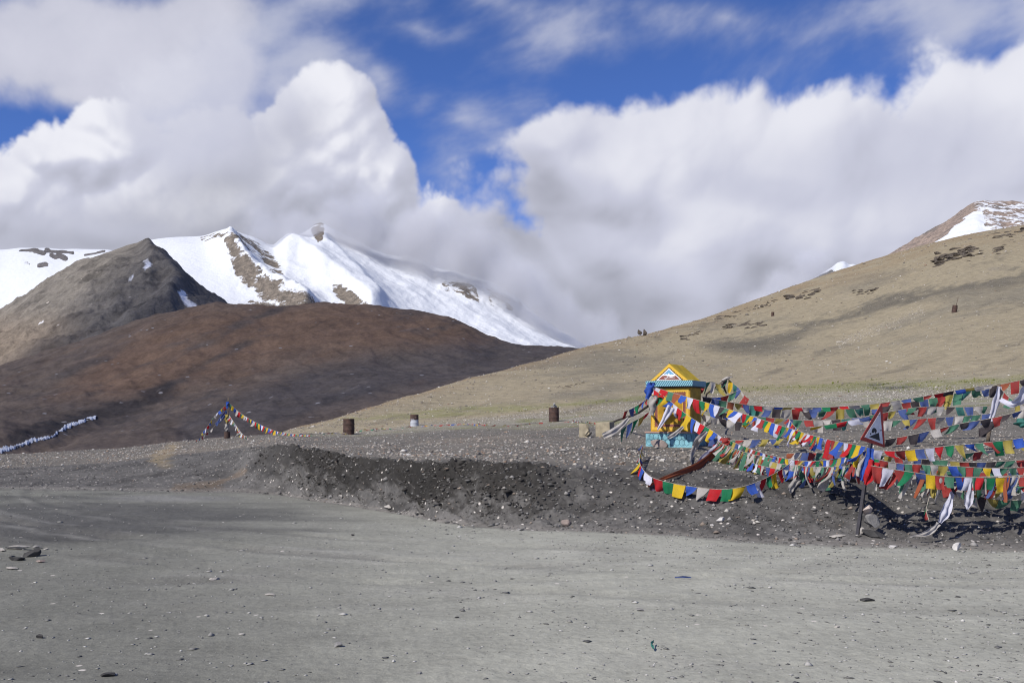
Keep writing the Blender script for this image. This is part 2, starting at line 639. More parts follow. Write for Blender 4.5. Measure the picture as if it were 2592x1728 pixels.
# ================================================================== the pass: road, bank, meadow and the tan hill in one sheet
# every line below is a profile away from the viewer, at one bearing: (depth, photograph row) at
# kerb of the road, top of the bank, meadow, foot of the hill, mid slope, ridge
PROF = {
    -900: [(27, 1232), (34, 1195), (40, 1172), (48, 1158), None, None],
    0: [(24.5, 1239), (33, 1186), (40, 1166), (46, 1151), None, None],
    250: [(24, 1243), (33, 1176), (40, 1153), (46, 1138), None, None],
    460: [(23.3, 1248), (34, 1152), (42, 1132), (52, 1116), None, None],
    575: [(23.2, 1248), (34, 1140), (44, 1120), (56, 1105), None, None],
    650: [(23, 1250), (28, 1134), (40, 1114), (56, 1101), None, None],
    720: [(22.4, 1255), (25, 1130), (34, 1114), (55, 1099), (62, 1093), (67, 1090)],
    800: [(21, 1268), (23.2, 1143), (31, 1122), (55, 1098), (63, 1082), (72, 1069)],
    885: [(19.8, 1281), (21.6, 1158), (29, 1126), (55, 1096), (66, 1070), (78, 1045)],
    1000: [(18.2, 1300), (19.8, 1170), (26, 1134), (55, 1086), (72, 1050), (92, 1013)],
    1150: [(16.4, 1326), (18.2, 1170), (25, 1128), (56, 1075), (82, 1025), (115, 970)],
    1350: [(15.4, 1342), (17.3, 1180), (24, 1126), (56, 1066), (95, 985), (150, 920)],
    1500: [(15.1, 1347), (17.3, 1188), (24, 1126), (56, 1056), (105, 955), (175, 879)],
    1700: [(14.7, 1356), (17.3, 1195), (24, 1131), (55, 1044), (120, 925), (205, 833)],
    1900: [(13.9, 1372), (17.0, 1204), (24, 1128), (55, 1030), (130, 895), (235, 768)],
    2150: [(13.5, 1381), (16.8, 1217), (23, 1132), (53, 1014), (128, 862), (250, 681)],
    2400: [(13.3, 1388), (16.6, 1227), (22, 1136), (50, 1004), (120, 800), (255, 612)],
    2592: [(12.9, 1397), (16.5, 1235), (22, 1136), (48, 998), (118, 770), (255, 576)],
    3500: [(11.8, 1430), (16.0, 1260), (22, 1130), (46, 960), (110, 660), (250, 380)],
}


def _profiles():
    xs = sorted(PROF)
    Yk, Zk = [], []
    for x in xs:
        pr = PROF[x]
        zz = lambda q: CAMH + (HOR - q[1]) / F * q[0]
        y = [1.0, 5.0]
        z = [0.0, 0.0]
        for q in pr[:4]:
            y.append(q[0])
            z.append(zz(q))
        z[2] = max(-0.02, min(0.02, z[2]))
        if pr[4] is None:
            zc, yc = z[-1], y[-1]
            y += [yc + 14, yc + 40, yc + 80, yc + 160]
            z += [zc - 3.2, zc - 14, zc - 34, zc - 70]
        else:
            for q in pr[4:]:
                y.append(q[0])
                z.append(zz(q))
            zr, yr = z[-1], y[-1]
            y += [yr + 40, yr + 220]
            z += [zr - 1.5 - 0.02 * yr, zr - 60]
        Yk.append(y)
        Zk.append(z)
    return np.array(xs, float), np.array(Yk), np.array(Zk)


_XS, _YK, _ZK = _profiles()
ROWS = [24, 130, 120, 70, 70, 90, 110, 8, 6]


def _tgrid(rows):
    t = []
    for k, n in enumerate(rows):
        t.append(k + np.arange(n) / n)
    return np.concatenate(t + [[len(rows)]])


def ground_cols(pxs, t):
    """(rows, cols) arrays of Y and smooth Z for bearings pxs"""
    Yc = pchip(_XS, _YK, pxs).T
    Zc = pchip(_XS, _ZK, pxs).T
    k = np.arange(Yc.shape[0])
    return pchip(k, Yc, t), pchip(k, Zc, t)


TRACKS = ((19.0, 6.0, 31.5, 0.55), (20.6, 6.0, 31.5, 0.55), (15.2, -6.0, 25.5, 0.45), (16.8, -6.0, 25.5, 0.45), (26.0, 9.0, 36.0, 0.5), (27.5, 9.0, 36.0, 0.5), (23.0, -2.0, 33.5, .35))


def ground_noise(X, Y, px, tt):
    """relief on top of the profiles; tt = profile parameter (2 kerb, 3 bank top, 4 meadow, 5 foot, 6 mid, 7 ridge)"""
    bank = sm(tt, 2.02, 2.25) * (1 - sm(tt, 2.85, 3.25))
    road = 1 - sm(tt, 1.97, 2.1)
    plain = sm(tt, 2.6, 3.3) * (1 - sm(tt, 5.0, 6.0))
    hill = sm(tt, 4.6, 6.0)
    eroded = bank * sm(px, 560, 760) * (1 - 0.62 * sm(px, 1250, 1560))
    z = road * (0.030 * fbm(X * 0.35, Y * 0.5, 3) + 0.012 * fbm(X * 1.7, Y * 1.7, 3) + 0.004 * fbm(X * 9, Y * 9, 2))
    for rad_, cx_, cy_, wt_ in TRACKS:
        dr = np.abs(np.hypot(X - cx_, Y - cy_) - rad_)
        z -= road * wt_ * (0.040 * np.exp(-(dr / 0.13) ** 2) - 0.022 * np.exp(-((dr - 0.26) / 0.10) ** 2)) * (0.6 + 0.8 * fbm(X * 0.5, Y * 0.5, 2))
    left = 1 - sm(px, 350, 900)
    z += road * left * sm(Y, 9, 14) * 0.05 * fbm(X * 0.6 + 3, Y * 0.9, 4, ridged=True)
    z += bank * (0.07 * fbm(X * 0.9, Y * 0.9, 4) + 0.02 * fbm(X * 5, Y * 5, 3))
    # the cut, crumbling face of the bank: hummocks, slumps and overhangs
    z += eroded * (0.22 * fbm(X * 1.4 + 0.8 * tt, tt * 3.4, 6, 0.62, ridged=True) - 0.08 + 0.13 * fbm(X * 3.7, tt * 8.0 + 0.3 * X, 5, 0.65))
    z += plain * (0.09 * fbm(X * 0.22, Y * 0.22, 4) + 0.015 * fbm(X * 2.4, Y * 2.4, 3))
    z += hill * (0.35 * fbm(X * 0.05, Y * 0.05, 5) + 0.12 * fbm(X * 0.35, Y * 0.25, 4))
    return z


def gz(x, y):
    """height of the ground at (x, y)"""
    px = np.array([1296 + x / y * F])
    t = np.linspace(0, 9, 1801)
    Yc, Zc = ground_cols(px, t)
    tt = np.interp(y, Yc[:, 0], t)
    z = np.interp(y, Yc[:, 0], Zc[:, 0])
    return float(z + ground_noise(np.array([x]), np.array([y]), px, np.array([tt]))[0])


def on_ground(px, py):
    """first ground point met by the line of sight through pixel (px, py)"""
    pa = np.array([float(px)])
    t = np.linspace(0, 7.0, 2801)
    Yc, Zc = ground_cols(pa, t)
    Yc, Zc = Yc[:, 0], Zc[:, 0]
    Xc = (px - 1296.0) / F * Yc
    Zc = Zc + ground_noise(Xc, Yc, np.full_like(Yc, px), t)
    row = HOR - (Zc - CAMH) / Yc * F
    k = np.nonzero(row <= py)[0]
    i = k[0] if len(k) else int(np.argmin(row))
    return Vector((Xc[i], Yc[i], Zc[i]))


pxs = np.unique(np.concatenate([np.linspace(-900, -40, 45), np.arange(-40, 2640, 4.2), np.linspace(2640, 3500, 45)]))
tt1 = _tgrid(ROWS)
GY, GZ = ground_cols(pxs, tt1)
GPX = np.broadcast_to(pxs[None, :], GY.shape)
GT = np.broadcast_to(tt1[:, None], GY.shape)
GX = (GPX - 1296.0) / F * GY
GZ = GZ + ground_noise(GX, GY, GPX, GT)
GROW = HOR - (GZ - CAMH) / GY * F          # photograph row of each vertex

n_a = fbm(GX * 0.12, GY * 0.12, 5)
n_b = fbm(GX * 0.6, GY * 0.6, 5)
n_c = fbm(GX * 2.6, GY * 2.6, 4)
wpx = GPX + 60 * n_a + 25 * n_b
wrow = GROW + 16 * n_a + 8 * n_b
col = np.zeros(GX.shape + (3,), np.float32)
col[:] = (0.312, 0.310, 0.268)                                         # dust of the road
# ruts and damp streaks swinging across the road
sw = fbm(GX * 0.16 + 0.05 * GY, GY * 0.9 + 0.4 * np.sin(GX * 0.25), 5)
sw2 = fbm(GX * 0.5, GY * 2.2, 4)
road = 1 - sm(GT + 0.05 * n_c, 1.94, 2.06)
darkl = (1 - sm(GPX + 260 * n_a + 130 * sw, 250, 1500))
col = mixc(col, (0.142, 0.142, 0.126), 0.88 * darkl)  # damp darker dirt at left, with partial cloud shade put into the colour
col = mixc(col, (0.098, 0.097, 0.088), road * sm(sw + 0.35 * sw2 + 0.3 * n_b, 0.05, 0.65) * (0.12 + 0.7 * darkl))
col = mixc(col, (0.37, 0.36, 0.33), road * sm(-sw + 0.3 * sw2 + 0.3 * n_b, 0.1, 0.7) * 0.25)
heap = sm(-np.hypot((GPX - 120) / 420, (GROW - 1345) / 60) + 0.4 * n_b, -1.0, -0.2)
col = mixc(col, (0.075, 0.073, 0.070), road * heap * 0.85)
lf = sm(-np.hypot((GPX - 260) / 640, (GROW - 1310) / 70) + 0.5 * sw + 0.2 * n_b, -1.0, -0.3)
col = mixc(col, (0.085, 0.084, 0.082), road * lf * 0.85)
lt = sm(-np.hypot((GPX - 430) / 260, (GROW - 1262) / 13) + 0.4 * n_b, -1.0, -0.3)
col = mixc(col, (0.19, 0.188, 0.18), road * lt * 0.8)
# bank and shoulder
soil = 1 - road
soilc = np.zeros_like(col)
soilc[:] = (0.112, 0.107, 0.102)
bk1 = fbm(GX * 0.9, GT * 3.0, 5, 0.6)
bk2 = fbm(GX * 4.0, GT * 11.0, 5, 0.65)
soilc = mixc(soilc, (0.066, 0.063, 0.061), sm(bk1 + 0.5 * bk2, -0.15, 0.45))
eroded = sm(GT, 2.12, 2.4) * (1 - sm(GT + 0.06 * n_b, 2.92, 3.08)) * sm(GPX + 60 * n_b, 600, 760) * (1 - 0.6 * sm(GPX + 120 * n_b, 1250, 1520))
soilc = mixc(soilc, (0.030, 0.028, 0.026), eroded * sm(bk1 + 0.9 * bk2 + 0.5 * sm(GT, 2.4, 2.7), -0.35, 0.3) * 0.95)  # dark soil, with the shadow under the lip painted into its upper part
col = mixc(col, soilc, soil)
shoulder = sm(GT, 1.97, 2.04) * (1 - sm(GT, 2.06, 2.16))
col = mixc(col, (0.22, 0.205, 0.185), shoulder * 0.55)
# meadow: grey gravel, browner, then green tufts and pale chips towards the hill
mead = sm(GT + 0.12 * n_b, 3.02, 3.22)
mc = np.zeros_like(col)
mc[:] = (0.140, 0.130, 0.115)
mc = mixc(mc, (0.085, 0.081, 0.076), sm(n_b + 0.5 * n_c, 0.0, 0.5))
mc = mixc(mc, (0.19, 0.165, 0.135), sm(n_a, 0.0, 0.4) * 0.7)
col = mixc(col, mc, mead)
foot = sm(GT + 0.25 * n_a + 0.12 * n_b, 4.45, 4.95)
fc = np.zeros_like(col)
fc[:] = (0.235, 0.220, 0.180)
fc = mixc(fc, (0.155, 0.165, 0.065), sm(n_b + 0.8 * n_a, -0.05, 0.45) * 0.85)
col = mixc(col, fc, foot * sm(GPX, 640, 800))
hill = sm(GT + 0.15 * n_a + 0.08 * n_b, 5.02, 5.35)
hc = np.zeros_like(col)
hc[:] = (0.265, 0.228, 0.158)
hs1 = fbm(GX * 0.05 + 4, GY * 0.02, 5)
hc = mixc(hc, (0.165, 0.150, 0.118), sm(hs1 + 0.4 * n_a, 0.0, 0.5) * 0.8)
hc = mixc(hc, (0.215, 0.148, 0.082), sm(GT, 6.3, 7.0) * sm(n_a + 0.4, 0.0, 0.6) * 0.7)
grey = sm(-np.abs(wrow - np.interp(wpx, (1700, 2000, 2250, 2592), (890, 850, 765, 700))) / 26 + 0.5 * n_b, -1.0, 0.0) * sm(GPX, 1750, 1900)
hc = mixc(hc, (0.085, 0.080, 0.070), grey * 0.75)
gr2 = sm(-np.hypot((wpx - 1900) / 150, (wrow - 880) / 22), -1.1, -0.3)
hc = mixc(hc, (0.085, 0.080, 0.070), gr2 * 0.6)
col = mixc(col, hc, hill * sm(GPX, 640, 740))
rill = fbm((GPX * 0.30 + GROW) * 0.035 + 0.6 * n_a, (GPX - 0.3 * GROW) * 0.004, 5, 0.6)
col = mixc(col, (0.105, 0.094, 0.076), hill * sm(rill + 0.4 * n_b, 0.12, 0.5) * 0.55 * sm(GPX, 700, 900))
col = mixc(col, (0.27, 0.235, 0.18), hill * sm(-rill + 0.4 * n_b, 0.2, 0.6) * 0.45 * sm(GPX, 700, 900))
# wheel tracks swinging round the open ground
for rad_, cx_, cy_, wt_ in TRACKS:
    dr = np.abs(np.hypot(GX - cx_, GY - cy_) - rad_ + 0.25 * n_a)
    col = mixc(col, (0.155, 0.15, 0.138), road * 0.5 * sm(-dr, -0.34, -0.06) * wt_ * sm(n_b + 0.6 * sw2, -0.4, 0.3))
    col = mixc(col, (0.42, 0.41, 0.38), road * sm(-np.abs(dr - 0.38), -0.14, -0.02) * wt_ * 0.25 * sm(n_b, -0.3, 0.3))
grn = sm(-np.abs(wrow - np.interp(wpx, (900, 1500, 1900, 2592), (1060, 1018, 985, 965))) / np.interp(wpx, (900, 2592), (9, 22)) + 0.5 * n_b, -1.0, 0.1)
col = mixc(col, (0.165, 0.180, 0.055), grn * sm(GPX, 780, 950) * sm(GT, 4.2, 4.7) * 0.5)
dk = sm(-np.hypot((wpx - 2260) / 90, (wrow - 978) / 9), -1.1, -0.2)
col = mixc(col, (0.08, 0.078, 0.075), dk * 0.85)
# ochre scar on the left bank
och, _ = poly_dist(wpx, wrow, [(420, 1160), (440, 1140)])
col = mixc(col, (0.26, 0.205, 0.125), sm(-och, -34, -8) * soil * 0.65)
och, _ = poly_dist(wpx, wrow, [(450, 1236), (560, 1228), (620, 1195)])
col = mixc(col, (0.165, 0.125, 0.09), sm(-och, -16, -4) * soil * 0.6)
# amount of pale chips
chip = 0.10 + 0 * GX
chip = chip + 0.10 * soil
chip = np.maximum(chip, mead * (0.32 + 0.25 * n_b))
wh = sm(GPX, 900, 1500) * sm(-np.abs(wrow - np.interp(wpx, (700, 1300, 1900, 2592), (1090, 1050, 1012, 985))) / np.interp(wpx, (700, 2592), (14, 36)) + 0.45 * n_b, -1.0, 0.0) * sm(GT, 4.1, 4.6) * sm(GPX, 620, 760)
chip = np.maximum(chip, wh * 0.85)
chip = np.where(hill > 0.5, np.maximum(0.16 + 0.1 * n_a, wh * 0.7), chip)
vein, _ = poly_dist(GPX + 14 * n_b, GROW + 10 * n_b, [(2130, 868), (2200, 838), (2280, 812), (2330, 785)])
chip = np.maximum(chip, sm(-vein, -20, -3) * 0.9)
chip = chip * (1 - 0.75 * eroded) * (1 - 0.9 * road)
grain = 0.6 + 0.4 * road * 0 + 0.5 * soil
mask = np.stack([np.clip(chip, 0, 1), road * np.clip(0.5 + n_b, 0.1, 1), np.clip(grain, 0, 2), np.ones_like(chip)], -1)

M_GROUND = terrain_mat('earth', (1.1, 11.0), [(13.0, 0.5, ((0.40, 0.37, 0.33), (0.58, 0.54, 0.50)))], (0.55, 0.05), fine=38.0)
V = np.stack([GX, GY, GZ], -1)
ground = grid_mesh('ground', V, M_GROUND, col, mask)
tag(ground, kind='structure')
# the rest of the car park, round and behind the viewer
VB = np.zeros((24, 40, 3))
VB[..., 0], VB[..., 1] = np.meshgrid(np.linspace(-40, 40, 40), np.linspace(-60, 7, 24))
VB[..., 2] = -0.06 - 0.002 * np.hypot(VB[..., 0], VB[..., 1])
cB = np.zeros((24, 40, 3))
cB[:] = (0.29, 0.285, 0.275)
mB = np.zeros((24, 40, 4))
mB[..., 2] = 0.6
lot = grid_mesh('road', VB, M_GROUND, cB, mB)
tag(lot, kind='structure')


# ================================================================== hills and mountains beyond the valley
SURF = {}


def slope(name, mat, crest, feet, pxr, nrow, relief, paint, back=(1.25, -0.30), step=5.0):
    """crest: (px, row, depth) along the skyline; feet: list of (row offset below crest or None, row, depth) lines towards the viewer"""
    c = np.array(crest, float)
    pxs = np.arange(pxr[0], pxr[1], step)
    crow = pchip(c[:, 0], c[:, 1], pxs)
    cY = pchip(c[:, 0], c[:, 2], pxs)
    lines = []
    for ft in feet:                                   # nearest first
        f = np.array(ft, float)
        lines.append((pchip(f[:, 0], f[:, 1], pxs), pchip(f[:, 0], f[:, 2], pxs)))
    Y = [l[1] for l in lines] + [cY]
    Z = [CAMH + (HOR - l[0]) / F * l[1] for l in lines] + [CAMH + (HOR - crow) / F * cY]
    Y.append(cY * back[0])
    Z.append(Z[-1] + back[1] * (back[0] - 1) * cY)
    Y, Z = np.array(Y), np.array(Z)
    k = np.arange(len(Y))
    rows = list(nrow) + [6]
    t = _tgrid(rows)
    YY, ZZ = pchip(k, Y, t), pchip(k, Z, t)
    PX = np.broadcast_to(pxs[None, :], YY.shape)
    T = np.broadcast_to(t[:, None], YY.shape) / (len(lines))       # 1 at the crest
    ROW = HOR - (ZZ - CAMH) / YY * F
    X = (PX - 1296) / F * YY
    ZZ = ZZ + relief(X, YY, PX, ROW, T)
    ROW = HOR - (ZZ - CAMH) / YY * F
    col_, mask_ = paint(X, YY, PX, ROW, T)
    SURF[name] = (pxs, X, YY, ZZ, ROW)
    o = grid_mesh(name, np.stack([X, YY, ZZ], -1), mat, col_, mask_)
    return tag(o, kind='structure')


def ones4(shape, r=0.0, g=0.0, b_=0.8):
    m_ = np.zeros(shape + (4,), np.float32)
    m_[..., 0], m_[..., 1], m_[..., 2], m_[..., 3] = r, g, b_, 1
    return m_


# ---- the brown hill across the valley
def brown_relief(X, Y, PX, ROW, T):
    g = 1 - sm(T, 0.93, 1.0) * 0.75
    z = g * (5.0 * fbm(X * 0.008, Y * 0.008, 4) + 2.2 * fbm(X * 0.04, Y * 0.03, 6, 0.58) + 0.8 * fbm((X + 0.5 * Y) * 0.12, Y * 0.06, 4, ridged=True))
    z += (0.9 * fbm(X * 0.1, Y * 0.02, 5, 0.6) + 0.5 * np.maximum(0, fbm(X * 0.25, Y * 0.02, 3))) * sm(T, 0.8, 1.0)
    d, _ = poly_dist(PX, ROW, [(0, 1158), (130, 1110), (260, 1055), (420, 1000), (600, 960)])
    z -= 3.0 * np.exp(-(d / 34) ** 2) * (1 - sm(PX, 250, 600))
    return z


def brown_paint(X, Y, PX, ROW, T):
    a = fbm(X * 0.012, Y * 0.03, 5)
    b_ = fbm(X * 0.07, Y * 0.12, 5)
    c = np.zeros(X.shape + (3,), np.float32)
    c[:] = (0.190, 0.146, 0.110)
    rp = PX + 60 * a
    rr = ROW + 40 * a + 15 * b_
    red = poly_sd(rp, rr, [(330, 835), (480, 770), (900, 765), (1150, 805), (1260, 880), (1000, 890), (760, 905), (560, 960), (300, 1010), (150, 1010)])
    c = mixc(c, (0.235, 0.148, 0.094), sm(red, -50, 45) * 0.8)
    st = fbm((PX * 0.40 + ROW) * 0.022, (PX - 0.4 * ROW) * 0.003, 5)     # beds dipping to the left
    c = mixc(c, (0.235, 0.150, 0.095), sm(st + 0.3 * b_, 0.12, 0.5) * sm(ROW, 780, 860) * (1 - sm(ROW, 960, 1040)) * 0.6)
    c = mixc(c, (0.120, 0.102, 0.088), sm(-st + 0.4 * b_, 0.05, 0.5) * 0.75)
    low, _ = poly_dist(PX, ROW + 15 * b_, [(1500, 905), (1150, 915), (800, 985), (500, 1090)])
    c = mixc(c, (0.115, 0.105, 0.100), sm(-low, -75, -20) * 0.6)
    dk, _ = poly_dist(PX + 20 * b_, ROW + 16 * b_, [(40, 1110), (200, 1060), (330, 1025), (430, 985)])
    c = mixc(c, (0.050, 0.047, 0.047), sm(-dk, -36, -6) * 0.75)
    c = mixc(c, (0.045, 0.042, 0.041), sm(b_ - 0.5 * a, 0.42, 0.62) * sm(PX, 700, 1000) * sm(ROW, 880, 910) * 0.8)
    bd = fbm((PX * 0.35 + ROW) * 0.09 + 0.8 * a, (PX - 0.35 * ROW) * 0.012, 5, 0.6)
    c = mixc(c, (0.070, 0.060, 0.053), sm(bd + 0.5 * b_, 0.22, 0.55) * 0.45)
    c = mixc(c, (0.26, 0.215, 0.185), sm(-bd + 0.5 * b_, 0.34, 0.65) * 0.5)
    m_ = ones4(X.shape, 0.05 + 0.12 * sm(b_, 0.2, 0.6), 0, 1.0)
    v, _ = poly_dist(PX + 8 * b_, ROW + 8 * b_, [(850, 1000), (900, 985), (945, 968)])
    m_[..., 0] = np.maximum(m_[..., 0], sm(-v, -10, -2) * 0.9)
    return c, m_


M_HILL = terrain_mat('scree', (0.10, 0.9), [(0.55, 0.30, ((0.30, 0.27, 0.24), (0.48, 0.45, 0.42)))], (0.6, 0.6))
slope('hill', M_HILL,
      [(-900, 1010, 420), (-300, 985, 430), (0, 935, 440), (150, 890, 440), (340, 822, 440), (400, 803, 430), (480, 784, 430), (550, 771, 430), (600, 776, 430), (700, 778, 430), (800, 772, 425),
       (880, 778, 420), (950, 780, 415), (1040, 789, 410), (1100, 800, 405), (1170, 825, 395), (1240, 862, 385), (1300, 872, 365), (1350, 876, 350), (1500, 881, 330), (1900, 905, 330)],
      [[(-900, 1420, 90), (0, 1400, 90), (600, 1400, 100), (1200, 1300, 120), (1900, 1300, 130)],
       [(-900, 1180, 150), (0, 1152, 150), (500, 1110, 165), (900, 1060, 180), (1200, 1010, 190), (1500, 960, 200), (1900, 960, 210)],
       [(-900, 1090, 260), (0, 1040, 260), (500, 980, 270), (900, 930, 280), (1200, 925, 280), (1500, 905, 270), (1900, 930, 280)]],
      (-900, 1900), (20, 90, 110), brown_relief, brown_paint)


# ---- the grey ridge on the left
def ridge_relief(X, Y, PX, ROW, T):
    g = 1 - 0.8 * sm(T, 0.94, 1.0)
    z = g * (7 * fbm(X * 0.005, Y * 0.004, 4) + (6.0 * fbm(X * 0.025, Y * 0.02, 6, 0.6, ridged=True) + 3.0 * fbm(X * 0.09, Y * 0.05, 5, 0.6)) * sm(ROW, 632, 680) + 1.2 * fbm(X * 0.08, Y * 0.05, 4))
    d, al = poly_dist(PX, ROW, [(375, 620), (400, 660), (420, 690), (450, 735), (420, 800), (330, 850)])
    z += 9.0 * np.exp(-(d / 26) ** 2) * (1 - sm(T, 0.75, 0.97))
    return z


def ridge_paint(X, Y, PX, ROW, T):
    a = fbm(X * 0.006, Y * 0.008, 5)
    b_ = fbm(X * 0.04, Y * 0.05, 5)
    c = np.zeros(X.shape + (3,), np.float32)
    c[:] = (0.178, 0.162, 0.142)
    c = mixc(c, (0.090, 0.082, 0.075), sm(b_ + 0.3 * a, 0.0, 0.4) * 0.8)
    c = mixc(c, (0.20, 0.155, 0.115), sm(ROW + 30 * a, 760, 860) * (1 - sm(PX, 100, 300)) * 0.6)
    c = mixc(c, (0.11, 0.103, 0.10), sm(PX + 40 * a - (ROW - 690) * -0.9, 420, 480) * sm(ROW, 660, 720) * 0.8)
    m_ = ones4(X.shape, 0.06, 0, 1.0)
    sn = np.zeros_like(X)
    for pts, r in (([(380, 662), (365, 675)], 6), ([(335, 702), (328, 708)], 3), ([(462, 742), (470, 765), (490, 775)], 9), ([(98, 818), (106, 815)], 3)):
        d, _ = poly_dist(PX + 14 * b_, ROW + 14 * fbm(X * 0.09, Y * 0.05, 4), pts)
        sn = np.maximum(sn, sm(-d, -r, -r * 0.6))
    c = mixc(c, (0.80, 0.81, 0.85), sn)
    return c, m_


M_RIDGE = terrain_mat('grey_scree', (0.035, 0.30), [(0.22, 0.25, ((0.30, 0.27, 0.24), (0.42, 0.38, 0.35)))], (0.8, 2.5))
slope('ridge', M_RIDGE,
      [(-900, 1120, 900), (-400, 990, 900), (-150, 875, 900), (0, 794, 900), (70, 752, 900), (130, 716, 910), (190, 684, 920), (240, 662, 930), (310, 634, 945), (350, 624, 950), (375, 620, 950), (392, 640, 945), (420, 672, 940), (460, 708, 930),
       (510, 745, 925), (545, 770, 920), (620, 815, 910), (760, 900, 900), (1000, 1000, 900)],
      [[(-900, 1180, 470), (0, 1120, 470), (1000, 1120, 470)], [(-900, 1130, 600), (-300, 1010, 600), (0, 935, 600), (250, 850, 620), (450, 815, 640), (560, 830, 640), (700, 890, 640), (1000, 1010, 600)]],
      (-900, 1000), (30, 130), ridge_relief, ridge_paint, step=4.0)


# ---- snow mountains
def snow_mat(name, scales, bump):
    m_, t, b_, p, o = new_mat(name)
    tint = attr(t, 'tint').outputs['Color']
    ms = N('ShaderNodeSeparateColor', t)
    t.links.new(attr(t, 'mask').outputs['Color'], ms.inputs[0])
    ps = pos(t)
    n1 = b_.noise(ps, scales[0], 7, 0.68)
    n2 = b_.noise(ps, scales[1], 4, 0.65)
    k = b_.m('ADD', b_.m('MULTIPLY', b_.m('SUBTRACT', n1, 0.5), 1.7), b_.m('MULTIPLY', b_.m('SUBTRACT', n2, 0.5), 0.7))
    sn = b_.step(b_.m('ADD', ms.outputs[0], k), 0.44, 0.56)
    rk = b_.mix(b_.step(n2, 0.35, 0.65), tint, b_.mix(1.0, tint, (1.75, 1.7, 1.65), 'MULTIPLY'))
    t.links.new(b_.mix(sn, rk, (0.63, 0.655, 0.70)), p.inputs['Base Color'])
    p.inputs['Roughness'].default_value = 0.85
    p.inputs['Specular IOR Level'].default_value = 0.15
    bn = N('ShaderNodeBump', t)
    bn.inputs['Distance'].default_value = bump
    t.links.new(b_.step(sn, 0.0, 1.0, 1.0, 0.30, 'LINEAR'), bn.inputs['Strength'])
    t.links.new(b_.m('ADD', b_.m('MULTIPLY', n1, 1.5), n2), bn.inputs['Height'])
    t.links.new(bn.outputs[0], p.inputs['Normal'])
    return m_


RIB1 = [(584, 612), (592, 632), (612, 668), (640, 705), (680, 735), (720, 760), (775, 790)]
RIB1B = [(585, 597), (622, 612), (660, 632), (690, 668), (705, 705)]
RIB2 = [(742, 628), (758, 645), (800, 680), (850, 720), (890, 755), (940, 800)]
RIB3 = [(822, 622), (832, 645), (905, 720), (960, 790)]
CLIFF = [(1100, 700), (1150, 705), (1200, 715), (1260, 735), (1320, 765), (1345, 790), (1300, 790), (1250, 790), (1200, 765), (1150, 745), (1115, 740)]


def snow_relief(X, Y, PX, ROW, T):
    g = 1 - 0.92 * sm(T, 0.86, 1.0)
    z = g * (16 * fbm(X * 0.0022, Y * 0.0016, 4) + 9.0 * fbm(X * 0.007 + 0.003 * Y, Y * 0.005, 5, 0.5, ridged=True) * sm(PX, 560, 800) + 2.5 * fbm(X * 0.012, Y * 0.012, 5))
    for pts, hgt, wd in ((RIB1, 30, 26), (RIB2, 26, 30), (RIB3, 22, 34)):
        d, al = poly_dist(PX, ROW, pts)
        z += hgt * np.exp(-np.abs(d / wd) ** 1.4) * (1 - sm(T, 0.72, 0.95))
    d, al = poly_dist(PX, ROW, RIB1)
    z += 7 * fbm(X * 0.03, Y * 0.03, 5, ridged=True) * np.exp(-(d / 40) ** 2) * (1 - 0.8 * sm(T, 0.85, 1.0))
    cs = sm(poly_sd(PX, ROW, CLIFF), -10, 14)
    z += 9 * fbm(X * 0.02, Y * 0.02, 5, 0.6, ridged=True) * cs
    # fluted cornices on the right flank
    z += 2.2 * fbm((PX + 0.9 * ROW + 30 * fbm(PX * 0.01, ROW * 0.01, 3)) * 0.017, ROW * 0.006, 4) * sm(PX, 800, 950) * (1 - sm(T, 0.9, 1.0))
    return z


def snow_paint(X, Y, PX, ROW, T):
    a = fbm(X * 0.006, Y * 0.006, 5)
    b_ = fbm(X * 0.03, Y * 0.02, 5)
    sn = np.full(X.shape, 1.0, np.float32)
    wp, wr = PX + 10 * b_ + 6 * a, ROW + 10 * b_
    rock = np.zeros_like(X)
    d, al = poly_dist(wp, wr, RIB1)
    rock = np.maximum(rock, sm(-d, -np.interp(al, (0, 0.3, 1), (26, 46, 80)), -2))
    d, al = poly_dist(wp, wr, RIB1B)
    rock = np.maximum(rock, sm(-d, -34, 0) * 0.66)
    d, _ = poly_dist(wp, wr, [(512, 606), (545, 597), (575, 590), (600, 600)])
    rock = np.maximum(rock, sm(-d, -7, -2) * 0.9)
    d, _ = poly_dist(wp, wr, [(855, 728), (885, 755), (925, 790)])
    rock = np.maximum(rock, sm(-d, -30, 0))
    d, _ = poly_dist(wp, wr, [(893, 745), (930, 770), (960, 790)])
    rock = np.maximum(rock, sm(-d, -10, -2) * 0.8)
    rock = np.maximum(rock, sm(poly_sd(PX + 5 * b_, ROW + 5 * b_, [(786, 540), (817, 540), (822, 584), (815, 604), (805, 614), (795, 600), (788, 588)]), -5, 4))
    d, _ = poly_dist(wp, wr, [(640, 770), (700, 775)])
    rock = np.maximum(rock, sm(-d, -20, -4) * 0.75)
    cs = sm(poly_sd(wp, wr, CLIFF) + 14 * b_, -6, 12)
    rock = np.maximum(rock, cs * (0.60 + 0.5 * fbm((PX - 0.6 * ROW) * 0.05, ROW * 0.02, 4)))
    gul, _ = poly_dist(wp, wr, [(1210, 715), (1222, 745), (1228, 775)])
    rock *= 1 - 0.9 * sm(-gul, -14, -5)
    sn = 1 - rock
    c = np.zeros(X.shape + (3,), np.float32)
    c[:] = (0.135, 0.118, 0.100)
    m_ = ones4(X.shape, 0, 0, 1)
    m_[..., 0] = np.interp(sn, (0, 0.5, 1), (0.31, 0.52, 1.25))
    return c, m_


